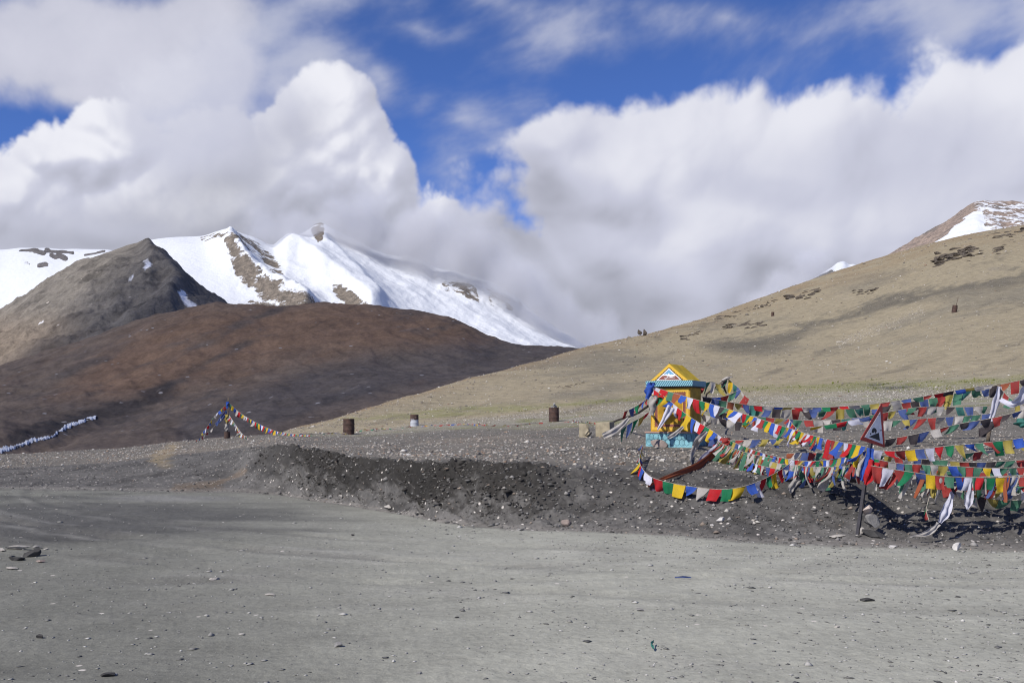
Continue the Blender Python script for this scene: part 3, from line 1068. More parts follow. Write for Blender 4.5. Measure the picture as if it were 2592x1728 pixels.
M_SNOW = snow_mat('snow_and_rock', (0.02, 0.12), 6.0)
slope('mountain', M_SNOW,
      [(150, 740, 2000), (300, 660, 2000), (375, 619, 2000), (440, 612, 2000), (510, 607, 2000), (550, 596, 2000), (575, 590, 2000), (600, 599, 2010), (640, 611, 2050), (690, 630, 2120), (712, 616, 2180), (730, 605, 2230),
       (752, 606, 2290), (772, 598, 2360), (786, 589, 2410), (798, 580, 2430), (812, 577, 2430), (840, 590, 2430), (870, 606, 2430), (930, 634, 2430), (990, 656, 2430), (1040, 664, 2430), (1070, 671, 2430), (1100, 690, 2430), (1150, 701, 2430), (1250, 736, 2430),
       (1320, 781, 2400), (1400, 838, 2350), (1440, 862, 2300), (1475, 886, 2250), (1600, 940, 2200), (1750, 1000, 2200)],
      [[(150, 1000, 1000), (1750, 1060, 1000)], [(150, 850, 1350), (500, 790, 1400), (900, 812, 1500), (1300, 880, 1600), (1750, 1010, 1600)]],
      (150, 1750), (16, 190), snow_relief, snow_paint, step=3.2)


def far_paint(X, Y, PX, ROW, T):
    b_ = fbm(X * 0.012, Y * 0.01, 5)
    rock = np.zeros_like(X)
    for pts, r, s in (([(52, 634), (80, 635)], 6, .9), ([(85, 634), (110, 640), (120, 632)], 9, .9), ([(115, 636), (160, 638)], 7, .9), ([(130, 645), (140, 650)], 10, .75), ([(150, 645), (165, 655)], 12, .75), ([(165, 638), (185, 640)], 6, .9),
                      ([(62, 662), (75, 668)], 8, .6), ([(100, 672), (118, 668)], 12, .6), ([(215, 645), (265, 636)], 5, .7)):
        d, _ = poly_dist(PX + 6 * b_, ROW + 5 * b_, pts)
        rock = np.maximum(rock, sm(-d, -r, -r * 0.3) * s)
    c = np.zeros(X.shape + (3,), np.float32)
    c[:] = (0.10, 0.095, 0.095)
    m_ = ones4(X.shape, 0, 0, 1)
    m_[..., 0] = np.interp(1 - rock, (0, 0.5, 1), (-0.15, 0.5, 1.3))
    return c, m_


slope('far_mountain', snow_mat('far_snow', (0.009, 0.05), 10.0),
      [(-700, 690, 4000), (-300, 632, 4000), (0, 636, 4000), (60, 632, 4000), (110, 633, 4000), (160, 637, 4000), (260, 637, 4000), (330, 660, 4000), (420, 700, 4000), (700, 800, 4000)],
      [[(-700, 1050, 2600), (700, 1050, 2600)], [(-700, 860, 3100), (0, 790, 3100), (300, 760, 3100), (700, 900, 3100)]],
      (-700, 700), (10, 110), lambda X, Y, PX, ROW, T: (1 - 0.9 * sm(T, 0.92, 1.0)) * (22 * fbm(X * 0.0012, Y * 0.0012, 4) + 3 * fbm(X * 0.008, Y * 0.008, 4)), far_paint)


PATCH = [(2318, 648), (2350, 625), (2390, 600), (2425, 570), (2462, 535), (2485, 530), (2492, 560), (2494, 612), (2470, 618), (2420, 615), (2360, 635)]


def peak_paint(X, Y, PX, ROW, T):
    b_ = fbm(X * 0.05, Y * 0.05, 5)
    c = np.zeros(X.shape + (3,), np.float32)
    c[:] = (0.205, 0.165, 0.140)
    c = mixc(c, (0.13, 0.115, 0.105), sm(b_, 0.0, 0.4))
    s = poly_sd(PX + 8 * b_, ROW + 8 * b_, PATCH)
    sn = sm(s, -8, 6)
    fro = sm(PX, 2425, 2480) * 0.50 * (1 - sm(PX, 2700, 2900))
    sn = np.maximum(sn, fro)
    m_ = ones4(X.shape, 0, 0, 1)
    m_[..., 0] = np.interp(sn, (0, 0.5, 1), (-0.2, 0.46, 1.2))
    return c, m_


slope('peak', snow_mat('peak_rock', (0.05, 0.28), 2.0),
      [(2000, 860, 900), (2150, 735, 900), (2225, 676, 900), (2300, 632, 900), (2380, 590, 900), (2440, 550, 900), (2478, 530, 900), (2520, 533, 900), (2592, 537, 900), (2800, 580, 900), (3100, 700, 900)],
      [[(2000, 960, 500), (3100, 900, 500)], [(2000, 900, 640), (2250, 760, 640), (2480, 660, 660), (3100, 800, 640)]],
      (2000, 3100), (20, 90), lambda X, Y, PX, ROW, T: (1 - 0.8 * sm(T, 0.92, 1.0)) * (6 * fbm(X * 0.01, Y * 0.01, 4) + 2.5 * fbm(X * 0.05, Y * 0.04, 5, ridged=True)), peak_paint, step=4.0)


def small_paint(X, Y, PX, ROW, T):
    b_ = fbm(X * 0.03, Y * 0.03, 5)
    rock = sm(-poly_dist(PX, ROW, [(2010, 745), (2060, 715), (2105, 690)])[0], -16, -4) * 0.7
    rock = np.maximum(rock, sm(-poly_dist(PX, ROW, [(2150, 680), (2175, 684)])[0], -7, -2) * 0.8)
    c = np.zeros(X.shape + (3,), np.float32)
    c[:] = (0.10, 0.10, 0.10)
    m_ = ones4(X.shape, 0, 0, 1)
    m_[..., 0] = np.interp(1 - rock, (0, 0.5, 1), (-0.1, 0.5, 1.2))
    return c, m_


slope('snow_peak', snow_mat('peak_snow', (0.03, 0.15), 4.0),
      [(1900, 800, 1500), (2000, 745, 1500), (2070, 708, 1500), (2105, 690, 1500), (2122, 676, 1500), (2136, 673, 1500), (2150, 680, 1500), (2162, 678, 1500), (2180, 692, 1500), (2210, 704, 1500), (2260, 735, 1500), (2400, 800, 1500)],
      [[(1900, 960, 900), (2400, 960, 900)], [(1900, 860, 1150), (2150, 780, 1150), (2400, 860, 1150)]],
      (1900, 2400), (10, 60), lambda X, Y, PX, ROW, T: (1 - 0.8 * sm(T, 0.92, 1.0)) * 6 * fbm(X * 0.01, Y * 0.01, 4), small_paint, step=4.0)


# ================================================================== clouds that stand in the place itself
def volume_mat(name, density, color=(1, 1, 1), g=0.0):
    m_ = bpy.data.materials.new(name)
    m_.use_nodes = True
    t = m_.node_tree
    t.nodes.clear()
    o = N('ShaderNodeOutputMaterial', t)
    v = N('ShaderNodeVolumePrincipled', t)
    v.inputs['Color'].default_value = (*color, 1)
    v.inputs['Density'].default_value = density
    v.inputs['Anisotropy'].default_value = g
    t.links.new(v.outputs[0], o.inputs['Volume'])
    return m_, t, v


def drifting_cloud(pts, hgt, thick, soft, density, seed, n=70):
    """a flat-based cloud overhead; pts is the patch of country it shades"""
    p_ = np.array(pts, float)
    lo, hi = p_.min(0) - soft * 1.2, p_.max(0) + soft * 1.2
    gx, gy = np.meshgrid(np.linspace(lo[0], hi[0], n), np.linspace(lo[1], hi[1], n))
    wob = 0.35 * soft
    sd = poly_sd(gx + wob * fbm(gx / soft + seed, gy / soft, 3), gy + wob * fbm(gx / soft, gy / soft + seed, 3), [tuple(q) for q in pts])
    th = thick * sm(sd, -soft * 0.5, soft * 0.5) * (1 + 0.5 * fbm(gx / soft * 1.5 + seed, gy / soft * 1.5, 4))
    th[0], th[-1], th[:, 0], th[:, -1] = 0, 0, 0, 0
    k = hgt / SUN.z
    X, Yv = gx + SUN.x * k, gy + SUN.y * k
    top = np.stack([X, Yv, hgt + th + 0.01], -1).reshape(-1, 3)
    bot = np.stack([X, Yv, hgt - 0.2 * th - 0.01], -1).reshape(-1, 3)
    idx = np.arange(n * n).reshape(n, n)
    f = []
    for i in range(n - 1):
        for j in range(n - 1):
            a, b1, c, d = idx[i, j], idx[i, j + 1], idx[i + 1, j + 1], idx[i + 1, j]
            f.append((a, b1, c, d))
            f.append((d + n * n, c + n * n, b1 + n * n, a + n * n))
    ring = list(idx[0, :]) + list(idx[1:, -1]) + list(idx[-1, -2::-1]) + list(idx[-2:0:-1, 0])
    for a, b1 in zip(ring, ring[1:] + ring[:1]):
        f.append((b1, a, a + n * n, b1 + n * n))
    m_, t, v = volume_mat('cloud_water', density)
    o = mesh_obj('cloud', np.concatenate([top, bot]), f, m_)
    return tag(o, kind='stuff')


drifting_cloud([(-24, 100), (62, 352), (115, 470), (100, 700), (-110, 1050), (-185, 1060), (-226, 800), (-256, 650), (-310, 560), (-420, 500), (-420, 100), (-60, 84)], 700, 60, 26, 0.0105, 3.0)


def mist(name, x, y, z, bodies, density, scale, seed):
    """cloud hanging on the mountain: bodies are (px, row, depth, radius m, strength)"""
    m_, t, v = volume_mat('mountain_mist', 0.0, (0.86, 0.86, 0.90), -0.1)
    b_ = B(t)
    ps = pos(t)
    n1 = b_.noise(b_.v('ADD', ps, (seed * 91.0, 0, seed * 37.0)), scale, 5, 0.6)
    acc = None
    for (px, row, dep, rad, st) in bodies:
        d = b_.m('DIVIDE', b_.v('DISTANCE', ps, tuple(P(px, row, dep))), rad)
        f = b_.m('MULTIPLY', b_.m('SUBTRACT', 1.0, d), st)
        acc = f if acc is None else b_.m('SMOOTH_MAX', acc, f, 0.25)
    dn = b_.m('MULTIPLY_ADD', b_.m('SUBTRACT', n1, 0.5), 1.8, acc)
    dn = b_.m('MULTIPLY', b_.step(dn, 0.0, 0.8, 0.0, density), b_.step(acc, -0.3, 0.05))
    t.links.new(dn, v.inputs['Density'])
    bm = bmesh.new()
    bmesh.ops.create_cube(bm, size=1.0)
    me = bpy.data.meshes.new(name)
    bm.to_mesh(me)
    bm.free()
    o = bpy.data.objects.new(name, me)
    COL.objects.link(o)
    o.location = ((x[0] + x[1]) / 2, (y[0] + y[1]) / 2, (z[0] + z[1]) / 2)
    o.scale = (x[1] - x[0], y[1] - y[0], z[1] - z[0])
    me.materials.append(m_)
    return tag(o, kind='stuff')


mist('cloud', (-580, 300), (1740, 2230), (80, 540),
     [(660, 590, 1930, 60, 0.8), (748, 590, 1960, 62, 1.1), (910, 590, 2050, 105, 1.0), (1060, 630, 2050, 110, 1.0), (1190, 670, 2000, 105, 1.0), (1310, 735, 1950, 100, 1.0), (1400, 800, 1900, 80, 1.0), (1480, 860, 1900, 75, 1.0)], 0.017, 0.011, 1.0)
mist('cloud', (280, 560), (1310, 1490), (90, 300), [(1990, 740, 1400, 45, 1.0), (2055, 695, 1400, 40, 1.0), (1930, 780, 1400, 42, 1.0)], 0.02, 0.025, 2.0)

# ================================================================== loose stones
def ico(sub=1):
    bm = bmesh.new()
    bmesh.ops.create_icosphere(bm, subdivisions=sub, radius=1.0)
    v = np.array([tuple(x.co) for x in bm.verts])
    f = [tuple(x.index for x in q.verts) for q in bm.faces]
    bm.free()
    return v, f


OCT_V = np.array([(1, 0, 0), (-1, 0, 0), (0, 1, 0), (0, -1, 0), (0, 0, 1), (0, 0, -1)], float)
OCT_F = np.array([(0, 2, 4), (2, 1, 4), (1, 3, 4), (3, 0, 4), (2, 0, 5), (1, 2, 5), (3, 1, 5), (0, 3, 5)])


def stone_mat():
    m_, t, b_, p, o = new_mat('loose_stone')
    tint = attr(t, 'tint').outputs['Color']
    n1 = b_.noise(pos(t), 30.0, 3, 0.6)
    t.links.new(b_.mix(b_.step(n1, 0.3, 0.7, 0.0, 0.5), tint, b_.mix(1.0, tint, (0.6, 0.58, 0.56), 'MULTIPLY')), p.inputs['Base Color'])
    return m_


M_STONE = stone_mat()


def scatter(name, n, trange, pxrange, size, palette, weight, flat=0.55, seed=1, far=None):
    """strew n stones over the ground sheet; weight(it, ip) gives how thick they lie"""
    rg = np.random.default_rng(seed)
    m_ = n * 5
    t = rg.uniform(*trange, m_)
    px = rg.uniform(*pxrange, m_)
    it = np.clip(np.searchsorted(tt1, t), 1, len(tt1) - 1)
    ip = np.clip(np.searchsorted(pxs, px), 1, len(pxs) - 1)
    keep = np.nonzero(rg.uniform(0, 1, m_) < weight(it, ip))[0][:n]
    it, ip, t, px = it[keep], ip[keep], t[keep], px[keep]
    k = len(keep)
    ft = ((t - tt1[it - 1]) / (tt1[it] - tt1[it - 1]))
    fp = ((px - pxs[ip - 1]) / (pxs[ip] - pxs[ip - 1]))
    def samp(A):
        return (A[it - 1, ip - 1] * (1 - fp) + A[it - 1, ip] * fp) * (1 - ft) + (A[it, ip - 1] * (1 - fp) + A[it, ip] * fp) * ft
    c = np.stack([samp(GX), samp(GY), samp(GZ)], -1)
    s = size[0] * np.exp(rg.normal(0, size[1], k))
    s = np.minimum(s, size[2])
    if far:
        s = s * np.clip(c[:, 1] / far, 0.3, 1.4)
    V_ = OCT_V[None] * rg.uniform(0.6, 1.25, (k, 6, 1)) + rg.normal(0, 0.12, (k, 6, 3))
    V_ = V_ * np.stack([rg.uniform(0.7, 1.5, k), rg.uniform(0.7, 1.2, k), rg.uniform(0.25, 1.0, k) * flat * 1.4], -1)[:, None, :]
    a = rg.uniform(0, 6.28, k)
    ca, sa = np.cos(a)[:, None], np.sin(a)[:, None]
    V_ = np.stack([V_[..., 0] * ca - V_[..., 1] * sa, V_[..., 0] * sa + V_[..., 1] * ca, V_[..., 2]], -1)
    V_ = V_ * s[:, None, None] + c[:, None, :]
    V_[..., 2] += (s * 0.12)[:, None]
    fc = (OCT_F[None] + (np.arange(k) * 6)[:, None, None]).reshape(-1, 3)
    me = bpy.data.meshes.new(name)
    me.vertices.add(k * 6)
    me.vertices.foreach_set('co', V_.astype(np.float32).ravel())
    me.loops.add(fc.size)
    me.loops.foreach_set('vertex_index', fc.astype(np.int32).ravel())
    me.polygons.add(len(fc))
    me.polygons.foreach_set('loop_start', np.arange(0, fc.size, 3, dtype=np.int32))
    me.update(calc_edges=True)
    pal = np.array([q[:3] for q in palette])
    pw = np.array([q[3] for q in palette], float)
    cc = pal[rg.choice(len(pal), k, p=pw / pw.sum())] * rg.uniform(0.75, 1.2, (k, 1))
    cc = np.repeat(np.concatenate([cc, np.ones((k, 1))], 1), 6, 0)
    at = me.color_attributes.new('tint', 'FLOAT_COLOR', 'POINT')
    at.data.foreach_set('color', cc.astype(np.float32).ravel())
    me.materials.append(M_STONE)
    o = bpy.data.objects.new(name, me)
    COL.objects.link(o)
    return tag(o, kind='stuff')


PALE = [(0.46, 0.43, 0.39, 2.4), (0.33, 0.29, 0.25, 3), (0.20, 0.18, 0.16, 4), (0.60, 0.58, 0.55, 0.8), (0.32, 0.23, 0.17, 1)]
GREYS = [(0.16, 0.155, 0.15, 4), (0.26, 0.25, 0.24, 2), (0.46, 0.44, 0.40, 0.4), (0.28, 0.23, 0.19, 0.6), (0.09, 0.088, 0.085, 3)]
scatter('gravel', 24000, (3.0, 5.3), (-60, 2660), (0.022, 0.45, 0.10), PALE, lambda i, p: (0.12 + 0.9 * mask[i, p, 0]) * (0.35 + 0.65 * sm(tt1[i], 3.1, 3.7)), seed=2)
scatter('gravel', 14000, (4.2, 5.3), (600, 2660), (0.028, 0.35, 0.07), [(0.60, 0.57, 0.52, 3), (0.45, 0.42, 0.37, 3), (0.3, 0.27, 0.24, 3)], lambda i, p: wh[i, p] ** 1.5, seed=3)
scatter('gravel', 7000, (2.0, 3.02), (-60, 2660), (0.018, 0.5, 0.07), GREYS, lambda i, p: 0.5 + 0 * i, seed=4)
scatter('gravel', 2600, (2.05, 3.0), (560, 1560), (0.022, 0.55, 0.09), [(0.05, 0.047, 0.044, 5), (0.11, 0.105, 0.10, 2), (0.3, 0.28, 0.26, .3)], lambda i, p: eroded[i, p] * np.clip(0.25 + n_b[i, p] * 1.5, 0.02, 1) * (1 - sm(pxs[p], 1250, 1500)), seed=5)
scatter('gravel', 1600, (5.0, 6.6), (2080, 2380), (0.10, 0.35, 0.25), [(0.50, 0.46, 0.40, 3), (0.38, 0.34, 0.29, 2)], lambda i, p: sm(-vein[i, p], -16, -2), seed=8)
scatter('gravel', 9000, (1.1, 2.0), (-60, 2660), (0.0085, 0.55, 0.045), [(0.30, 0.295, 0.28, 5), (0.18, 0.178, 0.17, 3), (0.46, 0.45, 0.43, 1.5), (0.10, 0.10, 0.10, 1)], lambda i, p: np.clip(0.35 + 1.0 * n_a[i, p] + 0.4 * n_b[i, p], 0.05, 1), flat=0.4, seed=6)
scatter('gravel', 12000, (5.0, 6.95), (700, 2660), (0.075, 0.5, 0.35), PALE, lambda i, p: 0.15 + 0.8 * mask[i, p, 0], seed=7, far=150)

scatter('grass', 9000, (4.2, 5.4), (780, 2660), (0.030, 0.4, 0.08), [(0.13, 0.15, 0.035, 3), (0.20, 0.20, 0.06, 2), (0.09, 0.11, 0.03, 2)], lambda i, p: np.clip(grn[i, p] * 1.2, 0, 1) * np.clip(0.45 + n_b[i, p] * 2, 0, 1), flat=1.3, seed=9)


# ================================================================== single rocks
def empty(name, loc, rz=0.0):
    o = bpy.data.objects.new(name, None)
    COL.objects.link(o)
    o.location = loc
    o.rotation_euler = (0, 0, rz)
    o.empty_display_size = 0.2
    return o


def rock_verts(sub, seed, rough=0.28, boxy=0.0):
    v, f = ico(sub)
    rg = np.random.default_rng(seed)
    # cut flat facets off a ball, as frost-split stone breaks
    for _ in range(15):
        n = rg.normal(0, 1, 3)
        n /= np.linalg.norm(n)
        h = rg.uniform(0.35, 0.75)
        d = v @ n - h
        v = v - np.where(d > 0, d, 0)[:, None] * n
    v = v * (1 + rough * 0.25 * perlin(v[:, 0] * 2 + seed, v[:, 1] * 2 + v[:, 2] * 1.7))[:, None]
    v = v / np.abs(v).max(0)
    return v, f


def rock_material(name, c, dark):
    m_, t, b_, p, o = new_mat(name)
    tc_ = N('ShaderNodeTexCoord', t).outputs['Object']
    n1 = b_.noise(tc_, 3.0, 7, 0.7)
    n2 = b_.noise(tc_, 14.0, 4, 0.7)
    c_ = b_.mix(b_.step(n1, 0.35, 0.65), dark, c)
    t.links.new(b_.mix(b_.step(n2, 0.45, 0.75, 0.0, 0.6), c_, tuple(x * 0.55 for x in dark)), p.inputs['Base Color'])
    bn = N('ShaderNodeBump', t)
    bn.inputs['Strength'].default_value = 0.7
    bn.inputs['Distance'].default_value = 0.03
    t.links.new(n1, bn.inputs['Height'])
    t.links.new(bn.outputs[0], p.inputs['Normal'])
    return m_


M_ROCK = {'white': rock_material('white_rock', (0.62, 0.60, 0.57), (0.42, 0.40, 0.38)),
          'grey': rock_material('grey_rock', (0.28, 0.27, 0.26), (0.17, 0.165, 0.16)),
          'dark': rock_material('dark_rock', (0.075, 0.073, 0.072), (0.035, 0.034, 0.034)),
          'red': rock_material('red_rock', (0.31, 0.25, 0.22), (0.20, 0.165, 0.15)),
          'pale': rock_material('pale_rock', (0.44, 0.41, 0.37), (0.30, 0.28, 0.26)),
          'pink': rock_material('pink_rock', (0.66, 0.57, 0.50), (0.46, 0.38, 0.34)),
          'outcrop': rock_material('outcrop_rock', (0.14, 0.115, 0.090), (0.055, 0.048, 0.042))}
_rs = [100]


def rock(px, row, wpx, hpx, c, label, depth=0.7, tilt=(0, 0), yaw=None, group=None, at=None, sink=0.15, name='rock'):
    base = at or on_ground(px, row)
    k = base.y / F
    _rs[0] += 1
    v, f = rock_verts(3, _rs[0])
    sx_, sz_ = wpx * k / 2, hpx * k / 2
    v = v * np.array([sx_, sx_ * depth, sz_])
    v[:, 2] += sz_ * (1 - 2 * sink)
    o = mesh_obj(name, v, f, M_ROCK[c])
    o.location = base
    o.rotation_euler = (tilt[0], tilt[1], rnd.uniform(-0.6, 0.6) if yaw is None else yaw)
    return tag(o, label, 'rock', group)


for a_ in [
    (1430, 1331, 32, 24, 'red', 'squarish reddish-grey stone block standing where the bank meets the road'),
    (983, 1287, 26, 12, 'pale', 'flat pale stone at the foot of the dark crumbling bank'),
    (2420, 1391, 34, 22, 'white', 'blocky whitish stone on the road edge right of the warning sign'),
    (2262, 1386, 26, 10, 'white', 'low white stone on the road edge just below the stone pile'),
    (1826, 1320, 27, 15, 'white', 'white wedge-shaped stone on the bank below the drooping flag string'),
    (1803, 1332, 11, 8, 'white', 'small white stone left of the wedge-shaped white stone'),
    (1678, 1168, 20, 11, 'white', 'white stone on the slope directly below the shrine'),
    (864, 1262, 16, 12, 'pale', 'upright pale stone at the left part of the bank foot'),
    (838, 1261, 16, 9, 'grey', 'grey stone beside the road, leftmost at the bank foot'),
    (1318, 1342, 22, 8, 'grey', 'low grey stone lying left of the squarish reddish block'),
    (1560, 1158, 14, 8, 'white', 'small white stone on the meadow edge left of the shrine'),
    (1425, 1143, 20, 9, 'pale', 'flat pinkish stone on the gravel meadow in front of the rusty drum'),
    (102, 1614, 22, 14, 'dark', 'small dark lump of rock on the road, lower left'),
    (270, 1712, 40, 18, 'dark', 'dark rock on the road at the bottom left edge of the picture'),
    (856, 1639, 26, 14, 'grey', 'grey stone on the open road, left of centre'),
    (2196, 1521, 38, 12, 'dark', 'flat dark slab lying on the road below the sign'),
    (1622, 1545, 26, 8, 'grey', 'flat grey stone on the road below the shrine'),
    (2117, 1588, 18, 6, 'pale', 'small pale stone on the road, lower right'),
    (892, 1355, 11, 6, 'dark', 'tiny dark stone on the road below the left drum'),
    (1156, 1563, 14, 5, 'dark', 'small black stone on the road near the picture centre'),
    (540, 1470, 34, 8, 'pale', 'thin pale slate on the road, left half'),
    (680, 1508, 40, 6, 'pale', 'long thin slate lying flat on the road'),
    (1062, 1708, 20, 8, 'grey', 'grey stone at the bottom edge of the road, centre'),
    (46, 1390, 64, 13, 'pale', 'broad pale slab, upper left of the slab heap'),
    (6, 1394, 26, 10, 'pale', 'pale slab cut by the left picture edge'),
    (92, 1388, 34, 9, 'grey', 'light grey slab on top of the dark block in the slab heap'),
    (86, 1408, 50, 26, 'dark', 'large dark layered block in the slab heap by the road'),
    (45, 1418, 40, 12, 'dark', 'low dark slab in front of the layered block'),
    (30, 1440, 34, 7, 'pale', 'thin pale slate in front of the slab heap'),
    (105, 1424, 30, 9, 'red', 'brownish flat stone at the right foot of the slab heap'),
    (118, 1392, 16, 7, 'pale', 'small yellowish stone right of the dark layered block'),
]:
    rock(*a_, depth=0.6)

# the stone pile that wedges the sign post
cb0 = on_ground(2184, 1352)
rock(2184, 1352, 20, 22, 'pale', 'small pale block at the bottom of the stone pile by the sign', at=cb0, yaw=0.1)
rock(2222, 1362, 88, 30, 'dark', 'dark slanting slab at the right of the stone pile by the sign', at=on_ground(2222, 1362) + Vector((0, 0.10, -0.02)), tilt=(0.0, 0.30), yaw=0.2, depth=0.5)
rock(2210, 1340, 60, 34, 'grey', 'grey slab in the middle of the stone pile by the sign', at=cb0 + Vector((0.12, 0.05, 0.11)), tilt=(0.1, 0.12), yaw=0.1, depth=0.55, sink=0.05)
rock(2200, 1305, 42, 28, 'pink', 'pinkish-white boulder on top of the stone pile by the sign', at=cb0 + Vector((0.085, 0.06, 0.265)), yaw=0.4, sink=0.05)
rock(2120, 1358, 46, 8, 'pale', 'flat pale slab on the ground left of the sign post', yaw=0.2)


def outcrop(pts, hpx, n, label, seed):
    rg = np.random.default_rng(seed)
    base = on_ground(*pts[len(pts) // 2])
    root = empty('rock_outcrop', base)
    for k in range(n):
        u = rg.uniform(0, len(pts) - 1.001)
        i = int(u)
        q = [pts[i][c] + (pts[i + 1][c] - pts[i][c]) * (u - i) for c in (0, 1)]
        g = on_ground(q[0] + rg.normal(0, 3), q[1] + rg.normal(0, hpx * 0.35))
        s = g.y / F * hpx * rg.uniform(0.25, 0.8)
        v, f = rock_verts(2, seed * 50 + k)
        v = v * np.array([s * rg.uniform(0.9, 2.0), s * 0.9, s * rg.uniform(0.25, 0.6)])
        a = rg.uniform(-0.5, 0.5)
        v = v @ np.array(Matrix.Rotation(a, 3, 'Z') @ Matrix.Rotation(rg.uniform(-0.3, 0.1), 3, 'Y')).T
        v = v + np.array(g - base)
        c0 = np.array(g - base)
        o = mesh_obj('boulder', v - c0, f, M_ROCK['outcrop'], root)
        o.location = c0
    return tag(root, label, 'rock outcrop', 'dark rock outcrops on the tan hill')


outcrop([(1830, 828), (1880, 822), (1935, 820)], 13, 26, 'dark flat outcrop on the tan hill above the shrine, below the small drum', 1)
outcrop([(1725, 856), (1765, 842)], 12, 14, 'small dark outcrop near the ridge, left of and below the long one', 2)
outcrop([(1808, 812), (1880, 790), (1965, 762)], 9, 30, 'broken row of dark rocks along the hill skyline left of the small drum', 3)
outcrop([(2155, 745), (2215, 733)], 12, 14, 'dark outcrop in the middle of the upper tan hill', 4)
outcrop([(2000, 752), (2040, 745), (2090, 735)], 13, 24, 'brownish outcrop on the hill edge just below the small snow peak', 5)
outcrop([(2360, 668), (2410, 650), (2485, 630)], 20, 44, 'largest dark outcrop on the hill below the snow-patched peak', 6)
outcrop([(2520, 602), (2560, 592), (2600, 580)], 12, 22, 'dark rock band on the skyline at the right picture edge', 7)
outcrop([(2520, 640), (2545, 628)], 15, 10, 'small dark outcrop at the far right below the skyline rocks', 8)
outcrop([(1408, 982), (1440, 978), (1485, 970)], 6, 22, 'low dark rock line on the lower tan hill left of the shrine roof', 9)


# ================================================================== generic shapes
def box_vf(sx_, sy_, sz_, c=(0, 0, 0), bev=0.0):
    bm = bmesh.new()
    bmesh.ops.create_cube(bm, size=1.0)
    bmesh.ops.scale(bm, verts=bm.verts, vec=(sx_, sy_, sz_))
    if bev:
        bmesh.ops.bevel(bm, geom=bm.edges[:], offset=bev, segments=2, affect='EDGES', profile=0.6)
    bmesh.ops.translate(bm, verts=bm.verts, vec=c)
    return bm


def bm_obj(name, bm, mat, parent=None, smooth=False):
    me = bpy.data.meshes.new(name)
    bm.normal_update()
    bm.to_mesh(me)
    bm.free()
    if smooth:
        me.polygons.foreach_set('use_smooth', [True] * len(me.polygons))
    me.materials.append(mat)
    o = bpy.data.objects.new(name, me)
    COL.objects.link(o)
    if parent is not None:
        o.parent = parent
    return o


def tube_vf(pts, rad, sides=8, cap=True):
    pts = [Vector(p) for p in pts]
    V_, F_ = [], []
    n = len(pts)
    for i, p in enumerate(pts):
        d = (pts[min(i + 1, n - 1)] - pts[max(i - 1, 0)]).normalized()
        a = d.cross(Vector((0, 0, 1)) if abs(d.z) < 0.95 else Vector((1, 0, 0))).normalized()
        b1 = d.cross(a)
        r = rad[i] if isinstance(rad, (list, tuple)) else rad
        for k in range(sides):
            th = 2 * math.pi * k / sides
            V_.append(p + (a * math.cos(th) + b1 * math.sin(th)) * r)
    for i in range(n - 1):
        for k in range(sides):
            k2 = (k + 1) % sides
            F_.append((i * sides + k, i * sides + k2, (i + 1) * sides + k2, (i + 1) * sides + k))
    if cap:
        F_.append(tuple(range(sides))[::-1])
        F_.append(tuple(range((n - 1) * sides, n * sides)))
    return V_, F_


def prism(pts, y0, y1):
    """polygon (x, z) extruded from y0 to y1"""
    n = len(pts)
    V_ = [(x, y0, z) for x, z in pts] + [(x, y1, z) for x, z in pts]
    F_ = [tuple(range(n)), tuple(range(2 * n - 1, n - 1, -1))]
    F_ += [(i, i + n, (i + 1) % n + n, (i + 1) % n) for i in range(n)]
    return V_, F_


# ================================================================== shrine
M_YEL = simple_mat('ochre_paint', (0.52, 0.295, 0.022), 0.6, 0.42, 4.0, bump=0.004)
M_YEL2 = simple_mat('bright_ochre_paint', (0.68, 0.43, 0.055), 0.55, 0.12, 9.0)
M_ROOFY = simple_mat('roof_paint', (0.54, 0.37, 0.012), 0.6, 0.35, 4.0, bump=0.004)
M_MAUVE = simple_mat('maroon_paint', (0.24, 0.085, 0.060), 0.6, 0.3, 12.0)
M_DARKP = simple_mat('dark_paint', (0.030, 0.026, 0.030), 0.6, 0.2)
M_WHITEP = simple_mat('white_paint', (0.80, 0.80, 0.80), 0.55, 0.08)
M_SKYP = simple_mat('sky_paint', (0.16, 0.36, 0.56), 0.55, 0.15)
M_HILLP = simple_mat('hill_paint', (0.27, 0.085, 0.060), 0.6, 0.3)
M_TURQ = simple_mat('turquoise_paint', (0.22, 0.46, 0.53), 0.6, 0.45, 5.0, bump=0.004)
M_NAVY = simple_mat('navy_line_paint', (0.012, 0.06, 0.11), 0.6, 0.2)
M_CONC = simple_mat('concrete', (0.38, 0.33, 0.235), 0.9, 0.3, 5.0, bump=0.01)
M_PINKC = simple_mat('pinkish_plaster', (0.42, 0.28, 0.23), 0.85, 0.25, 8.0)


def rope_mat():
    m_, t, b_, p, o = new_mat('rope_pattern_paint')
    s_ = N('ShaderNodeSeparateXYZ', t)
    t.links.new(N('ShaderNodeTexCoord', t).outputs['Object'], s_.inputs[0])
    q = b_.m('ADD', b_.m('ADD', s_.outputs[0], s_.outputs[1]), b_.m('MULTIPLY', s_.outputs[2], 0.55))
    w_ = b_.m('SINE', b_.m('MULTIPLY', q, 2 * math.pi / 0.045))
    t.links.new(b_.mix(b_.step(w_, -0.1, 0.4), (0.26, 0.50, 0.58), (0.02, 0.085, 0.13)), p.inputs['Base Color'])
    p.inputs['Roughness'].default_value = 0.55
    return m_


